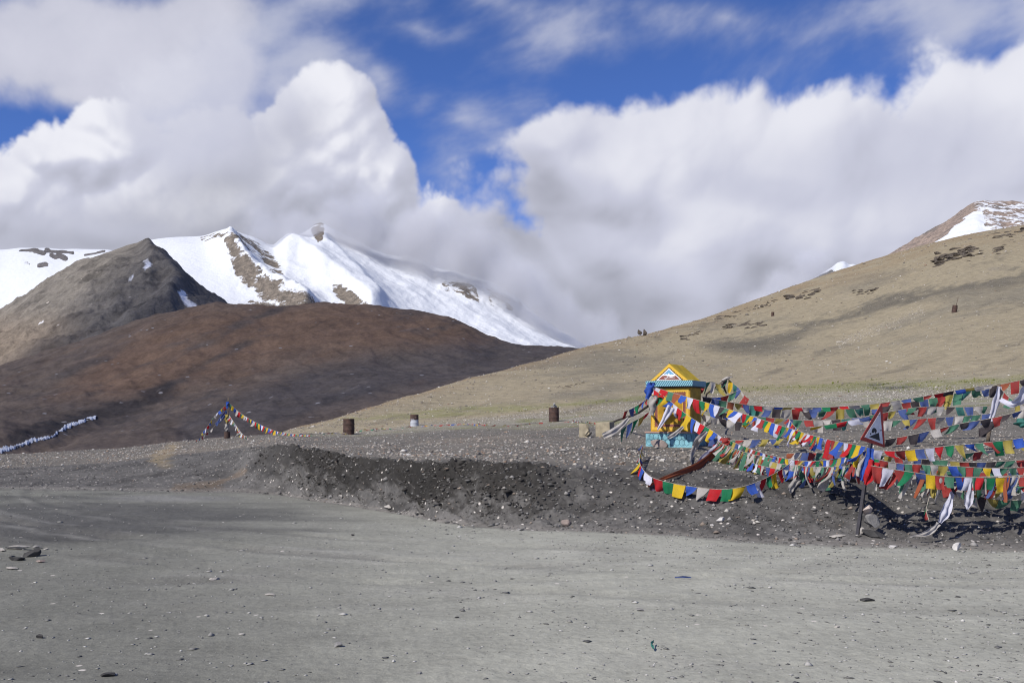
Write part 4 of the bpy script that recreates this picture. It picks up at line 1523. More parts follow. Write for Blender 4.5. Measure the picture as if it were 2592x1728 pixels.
M_ROPE = rope_mat()
sh0 = P(1711, 1131, 24.0)
sh0.z = gz(sh0.x, sh0.y)
shrine = empty('shrine', sh0, math.radians(-29))
tag(shrine, 'small yellow roadside shrine with gabled roof and turquoise base, hung with prayer flags', 'shrine')
HB = 0.30
bm_obj('plinth', box_vf(1.16, 0.98, HB + 0.25, (0, 0, (HB - 0.25) / 2), 0.012), M_TURQ, shrine)
bm_obj('plinth_ledge', box_vf(1.20, 1.02, 0.035, (0, 0, HB + 0.0155), 0.008), M_PINKC, shrine)
z0 = HB + 0.034
BH = 1.06
bm_obj('body', box_vf(0.98, 0.78, BH, (0, 0, z0 + BH / 2), 0.01), M_YEL, shrine)
z1 = z0 + BH
bm_obj('cornice', box_vf(1.16, 0.98, 0.135, (0, 0, z1 + 0.0665), 0.01), M_ROPE, shrine)
bm_obj('cornice_underside', box_vf(1.10, 0.92, 0.03, (0, 0, z1 - 0.016), 0.004), M_DARKP, shrine)
z2 = z1 + 0.134


def plate(name, x0, x1, za, zb, y, mat, th=0.012, hole=None, parent=shrine):
    """flat board on the front; hole leaves a frame"""
    if hole is None:
        return bm_obj(name, box_vf(x1 - x0, th, zb - za, ((x0 + x1) / 2, y - th / 2, (za + zb) / 2)), mat, parent)
    hx0, hx1, hz0, hz1 = hole
    V_, F_ = [], []
    for (a, b1, c, d) in ((x0, x1, hz1, zb), (x0, x1, za, hz0), (x0, hx0, hz0, hz1), (hx1, x1, hz0, hz1)):
        v, f = prism([(a, c), (b1, c), (b1, d), (a, d)], y - th, y)
        F_ += [tuple(i + len(V_) for i in q) for q in f]
        V_ += v
    return mesh_obj(name, V_, F_, mat, parent)


FY = -0.39
plate('outer_border', -0.455, 0.455, z0 + 0.03, z1 - 0.05, FY, M_YEL2, 0.012, (-0.40, 0.40, z0 + 0.09, z1 - 0.115))
# scalloped inner edge of the border
V_, F_ = [], []


def scallops(p0, p1, inward, n, r, y, th):
    for i in range(n):
        u = (i + 0.5) / n
        cx, cz = p0[0] + (p1[0] - p0[0]) * u, p0[1] + (p1[1] - p0[1]) * u
        d = ((p1[0] - p0[0]), (p1[1] - p0[1]))
        L = math.hypot(*d)
        d = (d[0] / L, d[1] / L)
        pts = [(cx + d[0] * r * math.cos(t) + inward[0] * r * math.sin(t), cz + d[1] * r * math.cos(t) + inward[1] * r * math.sin(t)) for t in [math.pi * k / 6 for k in range(7)]]
        v, f = prism(pts, y - th, y)
        F_.extend(tuple(j + len(V_) for j in q) for q in f)
        V_.extend(v)


zt, zl = z1 - 0.115, z0 + 0.09
scallops((-0.40, zt), (0.40, zt), (0, -1), 18, 0.021, FY, 0.014)
scallops((-0.40, zl), (0.40, zl), (0, 1), 18, 0.021, FY, 0.014)
scallops((-0.40, zl), (-0.40, zt), (1, 0), 19, 0.021, FY, 0.014)
scallops((0.40, zl), (0.40, zt), (-1, 0), 19, 0.021, FY, 0.014)
mesh_obj('scalloped_edge', V_, F_, M_YEL2, shrine)
plate('inner_border', -0.40, 0.40, zl, zt, FY, M_MAUVE, 0.007, (-0.31, 0.31, zl + 0.085, zt - 0.095))
plate('panel_edge', -0.31, 0.31, zl + 0.085, zt - 0.095, FY, M_YEL2, 0.010, (-0.297, 0.297, zl + 0.098, zt - 0.108))
panel = plate('panel', -0.297, 0.297, zl + 0.098, zt - 0.108, FY, M_YEL, 0.006)


def lettering(text, x, z, size, mat, parent, y):
    cu = bpy.data.curves.new('lettering', 'FONT')
    cu.body = text
    cu.size = size
    cu.extrude = 0.002
    cu.align_x = 'LEFT'
    tmp = bpy.data.objects.new('tmp', cu)
    COL.objects.link(tmp)
    dg = bpy.context.evaluated_depsgraph_get()
    me = bpy.data.meshes.new_from_object(tmp.evaluated_get(dg))
    bpy.data.objects.remove(tmp)
    me.name = 'lettering'
    me.transform(Matrix.Translation((x, y, z)) @ Matrix.Rotation(math.pi / 2, 4, 'X'))
    me.materials.clear()
    me.materials.append(mat)
    o = bpy.data.objects.new('lettering', me)
    COL.objects.link(o)
    o.parent = parent
    return o


lettering('TIULEX', -0.16, zt - 0.20, 0.085, M_DARKP, panel, FY - 0.009)
lettering('ESUD', 0.12, zt - 0.20, 0.085, M_MAUVE, panel, FY - 0.009)
# hexagon netting painted round the plinth
V_, F_ = [], []


def hexes(face):
    hw, hh, th = 0.058, 0.085, 0.008
    W2 = 0.56 if face == 'front' else 0.47
    nrow = 2
    for r in range(nrow):
        cz = 0.085 + r * 0.125
        nx = int(2 * W2 / (hw * 2))
        for i in range(nx):
            cx = -W2 + hw * (2 * i + 1 + (r % 2)) + 0.01
            if cx + hw > W2:
                continue
            pts = [(cx, cz + hh), (cx + hw, cz + hh * 0.5), (cx + hw, cz - hh * 0.5), (cx, cz - hh), (cx - hw, cz - hh * 0.5), (cx - hw, cz + hh * 0.5)]
            for k in range(6):
                (xa, za), (xb, zb) = pts[k], pts[(k + 1) % 6]
                L = math.hypot(xb - xa, zb - za)
                nx_, nz_ = -(zb - za) / L * th / 2, (xb - xa) / L * th / 2
                q = [(xa + nx_, za + nz_), (xb + nx_, zb + nz_), (xb - nx_, zb - nz_), (xa - nx_, za - nz_)]
                b0 = len(V_)
                for (x, z) in q:
                    z = min(max(z, 0.0), HB - 0.005)
                    V_.append((x, -0.4925 - 0.0004 * (k % 3), z) if face == 'front' else (0.5825 + 0.0004 * (k % 3), x, z))
                F_.append((b0 + 3, b0 + 2, b0 + 1, b0))


hexes('front')
hexes('side')
mesh_obj('hexagon_pattern', V_, F_, M_NAVY, shrine)
# gabled roof
RW, RH, RD = 0.47, 0.40, 0.47
rv, rf = prism([(-RW, z2), (RW, z2), (0, z2 + RH)], -RD, RD)
roof = mesh_obj('roof', rv, rf, M_ROOFY, shrine)
gb = prism([(-RW + 0.015, z2 + 0.004), (RW - 0.015, z2 + 0.004), (0, z2 + RH - 0.014)], -RD - 0.006, -RD + 0.01)
mesh_obj('gable_board', gb[0], gb[1], M_YEL2, roof)
gv = prism([(-0.36, z2 + 0.012), (0.36, z2 + 0.012), (0, z2 + 0.322)], -RD - 0.011, -RD)
mesh_obj('dark_outline', gv[0], gv[1], M_DARKP, roof)
V_, F_ = [], []
for sgn in (-1, 1):
    scallops((sgn * 0.375, z2 + 0.012), (0, z2 + 0.335), (-sgn * 0.66, -0.75), 10, 0.022, -RD - 0.004, 0.009)
mesh_obj('scalloped_bargeboard', V_, F_, M_YEL2, roof)
gv = prism([(-0.315, z2 + 0.010), (0.315, z2 + 0.010), (0, z2 + 0.290)], -RD - 0.0155, -RD)
pic = mesh_obj('picture_frame', gv[0], gv[1], M_WHITEP, roof)
tri = lambda x, z: (x, z2 + z)
for nm, pts, mt, yo in (('picture_sky', [(-0.262, 0.030), (0.262, 0.030), (0, 0.262)], M_SKYP, 0.018),
                        ('picture_snow', [(-0.262, 0.030), (0.262, 0.030), (0.13, 0.147), (0.10, 0.135), (0.06, 0.150), (0.03, 0.135), (0.0, 0.180), (-0.03, 0.145), (-0.07, 0.160), (-0.10, 0.140), (-0.13, 0.147)], M_WHITEP, 0.0205),
                        ('picture_hill', [(-0.262, 0.030), (0.262, 0.030), (0.165, 0.116), (0.10, 0.085), (0.04, 0.080), (-0.02, 0.105), (-0.09, 0.118), (-0.16, 0.116)], M_HILLP, 0.023),
                        ('picture_road', [(-0.12, 0.062), (0.16, 0.062), (0.16, 0.071), (-0.12, 0.071)], M_WHITEP, 0.0245),
                        ('picture_river', [(-0.09, 0.032), (-0.075, 0.032), (0.01, 0.115), (0.0, 0.118)], M_WHITEP, 0.0255)):
    gv = prism([tri(*q) for q in pts], -RD - yo, -RD - 0.002)
    mesh_obj(nm, gv[0], gv[1], mt, pic)

# the flat stone leaning on the plinth
o = rock(1672, 1128, 50, 34, 'red', 'brown flat stone leaning against the turquoise plinth of the shrine', at=sh0 + shrine.rotation_euler.to_matrix() @ Vector((-0.22, -0.60, -0.05)), tilt=(-0.5, 0.1), yaw=-0.5, depth=0.25)

# concrete blocks left of the shrine
g_ = on_ground(1532, 1103)
o = bm_obj('concrete_block', box_vf(0.45, 0.45, 0.45, (0, 0, 0.19), 0.012), M_CONC)
o.location = g_
o.rotation_euler = (0.02, -0.03, -0.42)
tag(o, 'square yellowish-grey concrete block standing left of the shrine', 'block')
bm = box_vf(0.42, 0.36, 0.42, (0, 0, 0.18), 0.012)
bmesh.ops.subdivide_edges(bm, edges=bm.edges[:], cuts=5, use_grid_fill=True)
for v in bm.verts:                      # its right half is broken away
    e = v.co.x - 0.02 + 0.06 * math.sin(v.co.z * 23) + 0.04 * math.sin(v.co.y * 31 + v.co.z * 11)
    if e > 0:
        v.co.x -= e * 0.75
        v.co.z -= max(0.0, v.co.z) * min(0.6, e * 3.0)
        v.co.y += 0.02 * math.sin(v.co.z * 60)
o = bm_obj('concrete_block', bm, M_CONC)
o.location = on_ground(1486, 1106)
o.rotation_euler = (0, 0, -0.25)
tag(o, 'broken concrete block with a ragged right side, leftmost of the two blocks', 'block')


# ================================================================== rusty drums
def drum_mat(name, rust, dark, paint=None):
    m_, t, b_, p, o = new_mat(name)
    tc_ = N('ShaderNodeTexCoord', t).outputs['Object']
    n1 = b_.noise(tc_, 4.0, 7, 0.7)
    n2 = b_.noise(b_.v('MULTIPLY', tc_, (1, 1, 0.25)), 14.0, 4, 0.6)
    c_ = b_.mix(b_.step(n1, 0.35, 0.65), dark, rust)
    c_ = b_.mix(b_.step(n2, 0.5, 0.8, 0, 0.7), c_, tuple(x * 0.4 for x in dark))
    if paint:
        s_ = N('ShaderNodeSeparateXYZ', t)
        t.links.new(tc_, s_.inputs[0])
        f = b_.m('ADD', b_.m('MULTIPLY', s_.outputs[2], -1.3), b_.m('MULTIPLY', s_.outputs[0], -1.2))
        f = b_.m('ADD', f, b_.m('MULTIPLY', b_.m('SUBTRACT', n1, 0.5), 1.6))
        c_ = b_.mix(b_.step(f, -0.42, -0.30), c_, paint)
    t.links.new(c_, p.inputs['Base Color'])
    p.inputs['Roughness'].default_value = 0.8
    bn = N('ShaderNodeBump', t)
    bn.inputs['Distance'].default_value = 0.01
    t.links.new(n1, bn.inputs['Height'])
    t.links.new(bn.outputs[0], p.inputs['Normal'])
    return m_


M_DRUM = drum_mat('drum_rust', (0.100, 0.060, 0.048), (0.052, 0.036, 0.032))
M_DRUMP = drum_mat('drum_rust_painted', (0.115, 0.070, 0.055), (0.060, 0.044, 0.040), (0.42, 0.44, 0.48))


def drum(px, row, hpx, label, mat=None, h=0.86, r=0.29, dent=0.0, tilt=(0, 0), sink=0.05, base=None, name='oil_drum', filled=False):
    g = base or on_ground(px, row)
    k = hpx * g.y / F / h
    root = empty(name, g + Vector((0, 0, -sink)))
    root.rotation_euler = (tilt[0], tilt[1], rnd.uniform(0, 3))
    root.scale = (k, k, k)
    prof = [(r, 0.0), (r * 1.02, 0.015), (r, 0.03)]
    for zc in (0.29, 0.58):
        prof += [(r, zc - 0.03), (r * 1.045, zc), (r, zc + 0.03)]
    prof += [(r, h - 0.03), (r * 1.03, h - 0.012), (r * 1.02, h), (r * 0.97, h), (r * 0.965, h - 0.05), (r * 0.955, 0.06), (0.001, 0.05)]
    S = 28
    V_, F_ = [], []
    for (rr, z) in prof:
        for q in range(S):
            a = 2 * math.pi * q / S
            w_ = 1 - dent * max(0, math.sin(a * 1.0 + z * 3)) ** 3 * (0.4 + 0.6 * z) + 0.012 * math.sin(3 * a + 5 * z)
            V_.append((rr * w_ * math.cos(a), rr * w_ * math.sin(a), z))
    for i in range(len(prof) - 1):
        for q in range(S):
            F_.append((i * S + q, i * S + (q + 1) % S, (i + 1) * S + (q + 1) % S, (i + 1) * S + q))
    mesh_obj('barrel', V_, F_, mat or M_DRUM, root, smooth=True)
    if filled:
        v, f = rock_verts(2, 77)
        Vs, Fs = [], []
        for q, (x, y, z, s_) in enumerate(((0, 0, h - 0.06, 0.26), (0.04, 0.02, h + 0.10, 0.15), (-0.12, 0.02, h + 0.03, 0.12), (0.02, -0.05, h + 0.2, 0.09))):
            vv, f = rock_verts(2, 70 + q)
            Fs += [tuple(j + len(Vs) for j in t) for t in f]
            Vs += [tuple(a) for a in (vv * np.array([s_, s_, s_ * 0.8]) + np.array([x, y, z]))]
        mesh_obj('stone_filling', Vs, Fs, M_ROCK['grey'], root)
    else:
        mesh_obj('fill', [(r * 0.95 * math.cos(2 * math.pi * q / 16), r * 0.95 * math.sin(2 * math.pi * q / 16), h - 0.16 + 0.02 * math.sin(q * 2.3)) for q in range(16)] + [(0, 0, h - 0.12)], [(q, (q + 1) % 16, 16) for q in range(16)], M_ROCK['dark'], root)
    return tag(root, label, 'drum', 'rusty drums marking the pass')


drum(883, 1099, 42, 'rusty brown oil drum, leftmost of the three on the meadow', dent=0.05)
drum(1049, 1078, 31, 'oil drum with whitish paint left on its lower half', M_DRUMP, dent=0.06)
drum(1402, 1067, 38, 'dark rusty oil drum topped with a heap of stones', filled=True, dent=0.03)
drum(1956, 800, 11, 'small distant drum near the tan hill skyline above the shrine')
hd = on_ground(2415, 791)
drum(2415, 791, 19, 'leaning drum with a stick in it, high on the right hillside', dent=0.15, tilt=(0.1, 0.12))
M_WOOD = simple_mat('weathered_wood', (0.16, 0.125, 0.095), 0.85, 0.45, 20.0)
M_WOODD = simple_mat('dark_wood', (0.065, 0.050, 0.042), 0.85, 0.4, 20.0)
M_REDW = simple_mat('red_painted_post', (0.34, 0.05, 0.035), 0.7, 0.35, 15.0)
M_METAL = simple_mat('dull_metal', (0.20, 0.20, 0.215), 0.5, 0.4, 15.0, metal=0.4)
M_IRON = simple_mat('dark_iron', (0.055, 0.052, 0.060), 0.6, 0.35, 15.0)


def stick(name, a, b_, r0, r1, mat, label, cat, n=8, wob=0.02):
    """a pole from a to b; base is the object's origin"""
    a, b_ = Vector(a), Vector(b_)
    L = (b_ - a).length
    pts = []
    for i in range(n + 1):
        u = i / n
        p = (b_ - a) * u
        p = p + Vector((math.sin(u * 5 + a.x), math.cos(u * 4 + a.y), 0)) * wob * L * math.sin(u * math.pi)
        pts.append(p)
    V_, F_ = tube_vf(pts, [r0 + (r1 - r0) * i / n for i in range(n + 1)], 8)
    o = mesh_obj(name, V_, F_, mat, None, smooth=True)
    o.location = a
    return tag(o, label, cat)


stick('stick', hd + Vector((0.1, 0, 0.3)), hd + Vector((0.55, 0.1, 1.9)), 0.05, 0.03, M_WOOD, 'crooked grey stick standing in the hillside drum', 'stick')
q_ = on_ground(1627, 850)
for k, (dx, hh) in enumerate(((-0.5, 1.0), (0.35, 1.25))):
    v, f = rock_verts(2, 300 + k)
    o = mesh_obj('cairn', v * np.array([0.42, 0.42, hh * 0.62]) + np.array([0, 0, hh * 0.5]), f, M_ROCK['outcrop'])
    o.location = q_ + Vector((dx, 0, 0))
    tag(o, ('lower left', 'taller right')[k] + ' of two tiny cairns on the hill skyline above the shrine', 'cairn')


# ================================================================== warning sign
sb = on_ground(2167, 1352)
sign = empty('warning_sign', sb)
tag(sign, 'tilted red-bordered triangular warning sign on a leaning iron pole', 'sign')
ptop = P(2206, 1108, 14.22)
V_, F_ = tube_vf([Vector((0, 0, -0.15)), (ptop - sb) * 0.5 + Vector((0.01, 0, 0)), ptop - sb], 0.030, 4)
mesh_obj('pole', V_, F_, M_IRON, sign)
SL, SR, ST = P(2178, 1112, 13.98) - sb, P(2240, 1132, 14.42) - sb, P(2232, 1021, 14.28) - sb
nrm = (SR - SL).cross(ST - SL).normalized()
_A = np.array([[205, 1150, 1], [900, 1380, 1], [815, 140, 1]], float)
_W = np.linalg.inv(_A)


def on_sign(x, y, off):
    l = np.array([x, y, 1.0]) @ _W
    return SL * l[0] + SR * l[1] + ST * l[2] + nrm * off


def sign_poly(name, pts, mat, off, parent, th=0.004):
    n = len(pts)
    ar = sum(pts[i][0] * pts[(i + 1) % n][1] - pts[(i + 1) % n][0] * pts[i][1] for i in range(n))
    if ar > 0:
        pts = pts[::-1]
    V_ = [on_sign(x, y, off) for x, y in pts] + [on_sign(x, y, off - th) for x, y in pts]
    F_ = [tuple(range(n)), tuple(range(2 * n - 1, n - 1, -1))] + [(i, i + n, (i + 1) % n + n, (i + 1) % n) for i in range(n)]
    return mesh_obj(name, V_, F_, mat, parent)


M_SRED = simple_mat('sign_red', (0.42, 0.035, 0.020), 0.45, 0.3, 10.0)
M_SWHITE = simple_mat('sign_white', (0.70, 0.70, 0.74), 0.45, 0.15, 10.0)
M_SBLACK = simple_mat('sign_black', (0.012, 0.012, 0.016), 0.5, 0.1)
plt_ = sign_poly('border', [(205, 1150), (225, 1165), (880, 1382), (900, 1365), (825, 150), (805, 150)], M_SRED, 0.0, sign, 0.006)
fac = sign_poly('face', [(320, 1082), (838, 1285), (765, 375)], M_SWHITE, 0.003, sign, 0.0025)
sign_poly('back_plate', [(215, 1152), (892, 1370), (815, 160)], M_METAL, -0.008, sign, 0.004)
sign_poly('earth_heap', [(430, 1075), (560, 1020), (720, 960), (745, 1188), (600, 1130)], M_SBLACK, 0.0055, fac, 0.002)
sign_poly('digger_figure', [(512, 965), (520, 900), (535, 850), (580, 822), (625, 842), (660, 905), (632, 975), (608, 965), (604, 905), (585, 950), (560, 968)], M_SBLACK, 0.0055, fac, 0.002)
sign_poly('falling_clod', [(465, 965), (503, 978), (498, 1022), (470, 1010)], M_SBLACK, 0.0055, fac, 0.002)
sign_poly('spade_mark', [(762, 885), (795, 875), (790, 908), (765, 908)], M_SBLACK, 0.0055, fac, 0.002)
sign_poly('rivet', [(705, 452), (752, 470), (745, 488), (715, 468)], M_SBLACK, 0.0055, fac, 0.002)

# ================================================================== prayer flags
def cloth_mat(name, c, faded=False, print_=True):
    m_ = bpy.data.materials.new(name)
    m_.use_nodes = True
    t = m_.node_tree
    t.nodes.clear()
    b_ = B(t)
    o = N('ShaderNodeOutputMaterial', t)
    d = N('ShaderNodeBsdfDiffuse', t)
    tr = N('ShaderNodeBsdfTranslucent', t)
    mx = N('ShaderNodeMixShader', t)
    mx.inputs[0].default_value = 0.28
    ps = pos(t)
    n1 = b_.noise(ps, 9.0, 4, 0.6)
    n2 = b_.noise(b_.v('MULTIPLY', ps, (1, 1, 2.2)), 60.0, 3, 0.6)
    cc = b_.mix(b_.step(n1, 0.3, 0.7, 0.0, 0.55 if faded else 0.3), c, tuple(x * 0.6 + 0.05 for x in c))
    if print_:
        cc = b_.mix(b_.step(n2, 0.52, 0.62, 0.0, 0.35), cc, tuple(x * 0.45 for x in c))
    t.links.new(cc, d.inputs[0])
    t.links.new(cc, tr.inputs[0])
    t.links.new(d.outputs[0], mx.inputs[1])
    t.links.new(tr.outputs[0], mx.inputs[2])
    t.links.new(mx.outputs[0], o.inputs[0])
    return m_


CLOTH = {
    'b': cloth_mat('blue_cloth', (0.045, 0.110, 0.46)), 'w': cloth_mat('white_cloth', (0.66, 0.66, 0.76)),
    'r': cloth_mat('red_cloth', (0.50, 0.025, 0.032)), 'g': cloth_mat('green_cloth', (0.020, 0.19, 0.085)), 'y': cloth_mat('yellow_cloth', (0.64, 0.43, 0.030)),
    'B': cloth_mat('faded_blue_cloth', (0.075, 0.115, 0.30), True), 'W': cloth_mat('faded_white_cloth', (0.50, 0.47, 0.44), True),
    'R': cloth_mat('faded_red_cloth', (0.36, 0.050, 0.045), True), 'G': cloth_mat('faded_green_cloth', (0.075, 0.21, 0.135), True), 'Y': cloth_mat('faded_yellow_cloth', (0.42, 0.34, 0.085), True),
    'k': cloth_mat('dark_cloth', (0.060, 0.050, 0.055), True), 'o': cloth_mat('rust_cloth', (0.33, 0.095, 0.045), True),  # 'k' is plain dark cloth, mixed among the coloured flags
    'T': cloth_mat('teal_cloth', (0.06, 0.22, 0.19), True),
}
M_CORD = simple_mat('cord', (0.42, 0.38, 0.32), 0.9, 0.4, 30.0)


def curve3(pts, n=14):
    """Catmull-Rom through the points, densely sampled"""
    p = [Vector(q) for q in pts]
    if len(p) == 2:
        return [p[0].lerp(p[1], i / n) for i in range(n + 1)]
    p = [p[0] * 2 - p[1]] + p + [p[-1] * 2 - p[-2]]
    out_ = []
    for i in range(1, len(p) - 2):
        for k in range(n):
            t = k / n
            out_.append(0.5 * ((2 * p[i]) + (p[i + 1] - p[i - 1]) * t + (2 * p[i - 1] - 5 * p[i] + 4 * p[i + 1] - p[i + 2]) * t * t + (3 * p[i] - p[i - 1] - 3 * p[i + 1] + p[i + 2]) * t ** 3))
    out_.append(p[-2])
    return out_


class Arc:
    def __init__(self, pts):
        self.p = pts
        self.s = [0.0]
        for a, b_ in zip(pts, pts[1:]):
            self.s.append(self.s[-1] + (b_ - a).length)
        self.L = self.s[-1]

    def at(self, s):
        s = min(max(s, 0.0), self.L)
        i = min(max(int(np.searchsorted(self.s, s, 'right')) - 1, 0), len(self.p) - 2)
        d = self.s[i + 1] - self.s[i]
        return self.p[i].lerp(self.p[i + 1], (s - self.s[i]) / d if d > 1e-9 else 0)


def flag_mesh(arc, s0, wf, hf, wind, style, rg, origin, mat):
    nu, nv = 6, 6
    V_ = []
    tan = (arc.at(s0 + wf) - arc.at(s0))
    tl = max(tan.length, 1e-4)
    tan = tan / tl
    down = (Vector((0, 0, -1)) + wind * rg.uniform(0.5, 1.3) + Vector((rg.gauss(0, 0.16), rg.gauss(0, 0.22), rg.gauss(0, 0.05)))).normalized()
    down2 = (down + Vector((rg.gauss(0, 0.25), rg.gauss(0, 0.25), rg.uniform(-0.1, 0.3)))).normalized()
    nor = tan.cross(down)
    if nor.length < 0.05:
        nor = tan.cross(Vector((0.3, -0.8, 0.2)))
    nor.normalize()
    ph, ph2 = rg.uniform(0, 6.28), rg.uniform(0, 6.28)
    fr = rg.uniform(0.5, 1.3)
    amp = hf * rg.uniform(0.08, 0.20)
    piv = rg.choice((0.0, 0.15, 0.85, 1.0))
    pin = {'square': rg.uniform(0.0, 0.18), 'point': rg.uniform(0.6, 0.92), 'limp': rg.uniform(0.35, 0.6), 'blown': rg.uniform(0.0, 0.3)}[style]
    curl = rg.uniform(-0.35, 0.35)
    for j in range(nv):
        v = j / (nv - 1)
        for i in range(nu):
            u = i / (nu - 1)
            uu = u + (piv - u) * pin * v ** 1.2
            base = arc.at(s0 + u * wf)
            p = base + tan * ((uu - u) * wf)
            dd = down.lerp(down2, v)
            p = p + dd * (hf * v * (1 - 0.12 * pin * (u - piv) ** 2))
            p = p + nor * (amp * v * (math.sin(2 * math.pi * fr * uu + ph) + 0.5 * math.sin(5.0 * v + ph2 + 3 * u)) + curl * hf * v * v * 0.6)
            V_.append(p - origin)
    F_ = [(j * nu + i, j * nu + i + 1, (j + 1) * nu + i + 1, (j + 1) * nu + i) for j in range(nv - 1) for i in range(nu - 1)]
    me = bpy.data.meshes.new('flag')
    me.from_pydata([tuple(q) for q in V_], [], F_)
    me.polygons.foreach_set('use_smooth', [True] * len(me.polygons))
    me.materials.append(mat)
    me.update()
    return me


def clear(p, gap):
    """draw a point nearer along its line of sight until it hangs free of the ground"""
    px_, row_, Y_ = p
    q = P(px_, row_, Y_)
    while Y_ > 12 and q.z < gz(q.x, q.y) + gap:
        Y_ -= 0.15
        q = P(px_, row_, Y_)
    return q


def string(label, pts, colours, wf_, hf_, wind=(-0.35, 0, 0), styles=('square', 'point'), gap=0.1, seed=1, skip=0.0, cord=0.005, group='strings of prayer flags at the pass', start=0.02, world=False, hvar=0.25, worn=0.30):
    """pts: (px, row, depth); colours: repeating letters"""
    wf, hf = wf_ * 0.96, hf_ * 1.10
    rg = random.Random(seed)
    p3 = [Vector(q) for q in pts] if world else [clear(q, hf * 0.9) if q[2] < 30 else P(*q) for q in pts]
    arc = Arc(curve3(p3))
    org = p3[0].copy()
    root = empty('prayer_flag_string', org)
    V_, F_ = tube_vf([q - org for q in arc.p], cord, 4)
    mesh_obj('cord', V_, F_, M_CORD, root)
    s = start
    k = rg.randrange(len(colours)) if colours == 'bwrgy' else 0
    wv = Vector(wind)
    while s + wf * 0.5 < arc.L:
        w1 = wf * rg.uniform(0.88, 1.1)
        if rg.random() >= skip:
            cl_ = colours[k % len(colours)]
            if rg.random() < worn and cl_ in 'bwrgy':
                cl_ = cl_.upper()
            elif rg.random() < 0.06:
                cl_ = rg.choice('WkGRo')
            st_ = rg.choice(styles) if rg.random() > 0.18 else 'limp'
            me = flag_mesh(arc, s, w1, hf * rg.uniform(1 - hvar, 1 + hvar), wv, st_, rg, org, CLOTH[cl_])
            o = bpy.data.objects.new('flag', me)
            COL.objects.link(o)
            o.parent = root
        k += 1
        s += w1 * (1 + 0.6 * gap * rg.uniform(-0.2, 1.8))
    return tag(root, label, 'prayer flags', group)


def ribbon(name, label, pts, width, mat, cat='scarf', fold=0.35, seed=0, world=False, n=10, taper=(0.6, 1.0, 0.5)):
    """a long cloth: folded strip along the points"""
    rg = random.Random(seed)
    p3 = [Vector(q) for q in pts] if world else [clear(q, width * 0.4) if q[2] < 30 else P(*q) for q in pts]
    c = curve3(p3, n)
    m_ = len(c)
    nu = 7
    V_ = []
    ph = rg.uniform(0, 6)
    for i, p in enumerate(c):
        u = i / (m_ - 1)
        d = (c[min(i + 1, m_ - 1)] - c[max(i - 1, 0)]).normalized()
        side = d.cross(Vector((0.15, -1, 0.1))).normalized()
        nor = d.cross(side).normalized()
        wd = width * np.interp(u, (0, 0.5, 1), taper) * (1 + 0.15 * math.sin(7 * u + ph))
        for k in range(nu):
            q = (k / (nu - 1) - 0.5)
            V_.append(p + side * (q * wd) + nor * (fold * wd * math.sin(q * 11 + ph + 2.5 * u) * 0.5 + 0.08 * wd * math.sin(17 * u + q * 3)) - p3[0])
    F_ = [(i * nu + k, i * nu + k + 1, (i + 1) * nu + k + 1, (i + 1) * nu + k) for i in range(m_ - 1) for k in range(nu - 1)]
    o = mesh_obj(name, V_, F_, mat, None, smooth=True)
    o.location = p3[0]
    return tag(o, label, cat)


def bundle(label, pts, rad, mat, seed=0, name='cloth_bundle', cat='cloth'):
    """cloth knotted round a pole"""
    rg = np.random.default_rng(seed)
    p3 = [P(*q) for q in pts]
    c = curve3(p3, 8)
    V_, F_ = [], []
    S = 14
    for i, p in enumerate(c):
        u = i / (len(c) - 1)
        r = rad * (0.55 + 0.45 * math.sin(math.pi * min(1, u * 0.9 + 0.15)))
        for k in range(S):
            a = 2 * math.pi * k / S
            rr = r * (1 + 0.28 * math.sin(3 * a + 9 * u + seed) + 0.15 * math.sin(7 * a + seed * 2) + 0.2 * math.sin(14 * u + 2 * a))
            V_.append(p + Vector((rr * math.cos(a), rr * math.sin(a), 0)) - p3[0])
    for i in range(len(c) - 1):
        for k in range(S):
            F_.append((i * S + k, i * S + (k + 1) % S, (i + 1) * S + (k + 1) % S, (i + 1) * S + k))
    F_.append(tuple(range(S)))
    F_.append(tuple(range((len(c) - 1) * S, len(c) * S))[::-1])
    o = mesh_obj(name, V_, F_, mat, None, smooth=True)
    o.location = p3[0]
    return tag(o, label, cat)


LW = (-0.45, -0.05, 0)
# ---- between the shrine and the sign
string('bright flag string from the shrine cornice down across its front to the sign', [(1652, 978, 23.2), (1700, 993, 22.9), (1790, 1019, 22.0), (1880, 1046, 20.7), (1990, 1081, 18.4), (2080, 1108, 16.3), (2196, 1131, 14.25)],
       'bwrgy', 0.195, 0.23, LW, ('square', 'blown', 'square'), 0.03, seed=3, worn=0.05)
string('lower bright flag string from the shrine left corner to the knot of rags', [(1654, 985, 23.1), (1690, 1010, 22.8), (1740, 1050, 22.2), (1800, 1088, 21.4), (1835, 1112, 20.8)],
       'rgybw', 0.19, 0.24, (-0.6, -0.1, 0), ('square', 'blown'), 0.03, seed=4, worn=0.05)
string('flag string sagging from the knot of rags to the sign post', [(1835, 1110, 20.8), (1880, 1128, 19.8), (1950, 1152, 18.2), (2030, 1166, 16.8), (2110, 1162, 15.5), (2198, 1140, 14.3)],
       'wrgyb', 0.15, 0.20, (-0.35, -0.1, 0), ('square', 'point', 'limp'), 0.05, seed=5)
string('faded washed-out rag flags hanging under the sagging string left of the sign', [(1815, 1118, 20.6), (1860, 1140, 19.6), (1920, 1160, 18.3), (1990, 1176, 17.2), (2060, 1182, 16.2), (2140, 1176, 15.0)],
       'GWBRGWYWGRW', 0.115, 0.19, (-0.35, -0.1, 0), ('square', 'limp', 'square'), 0.12, seed=6)
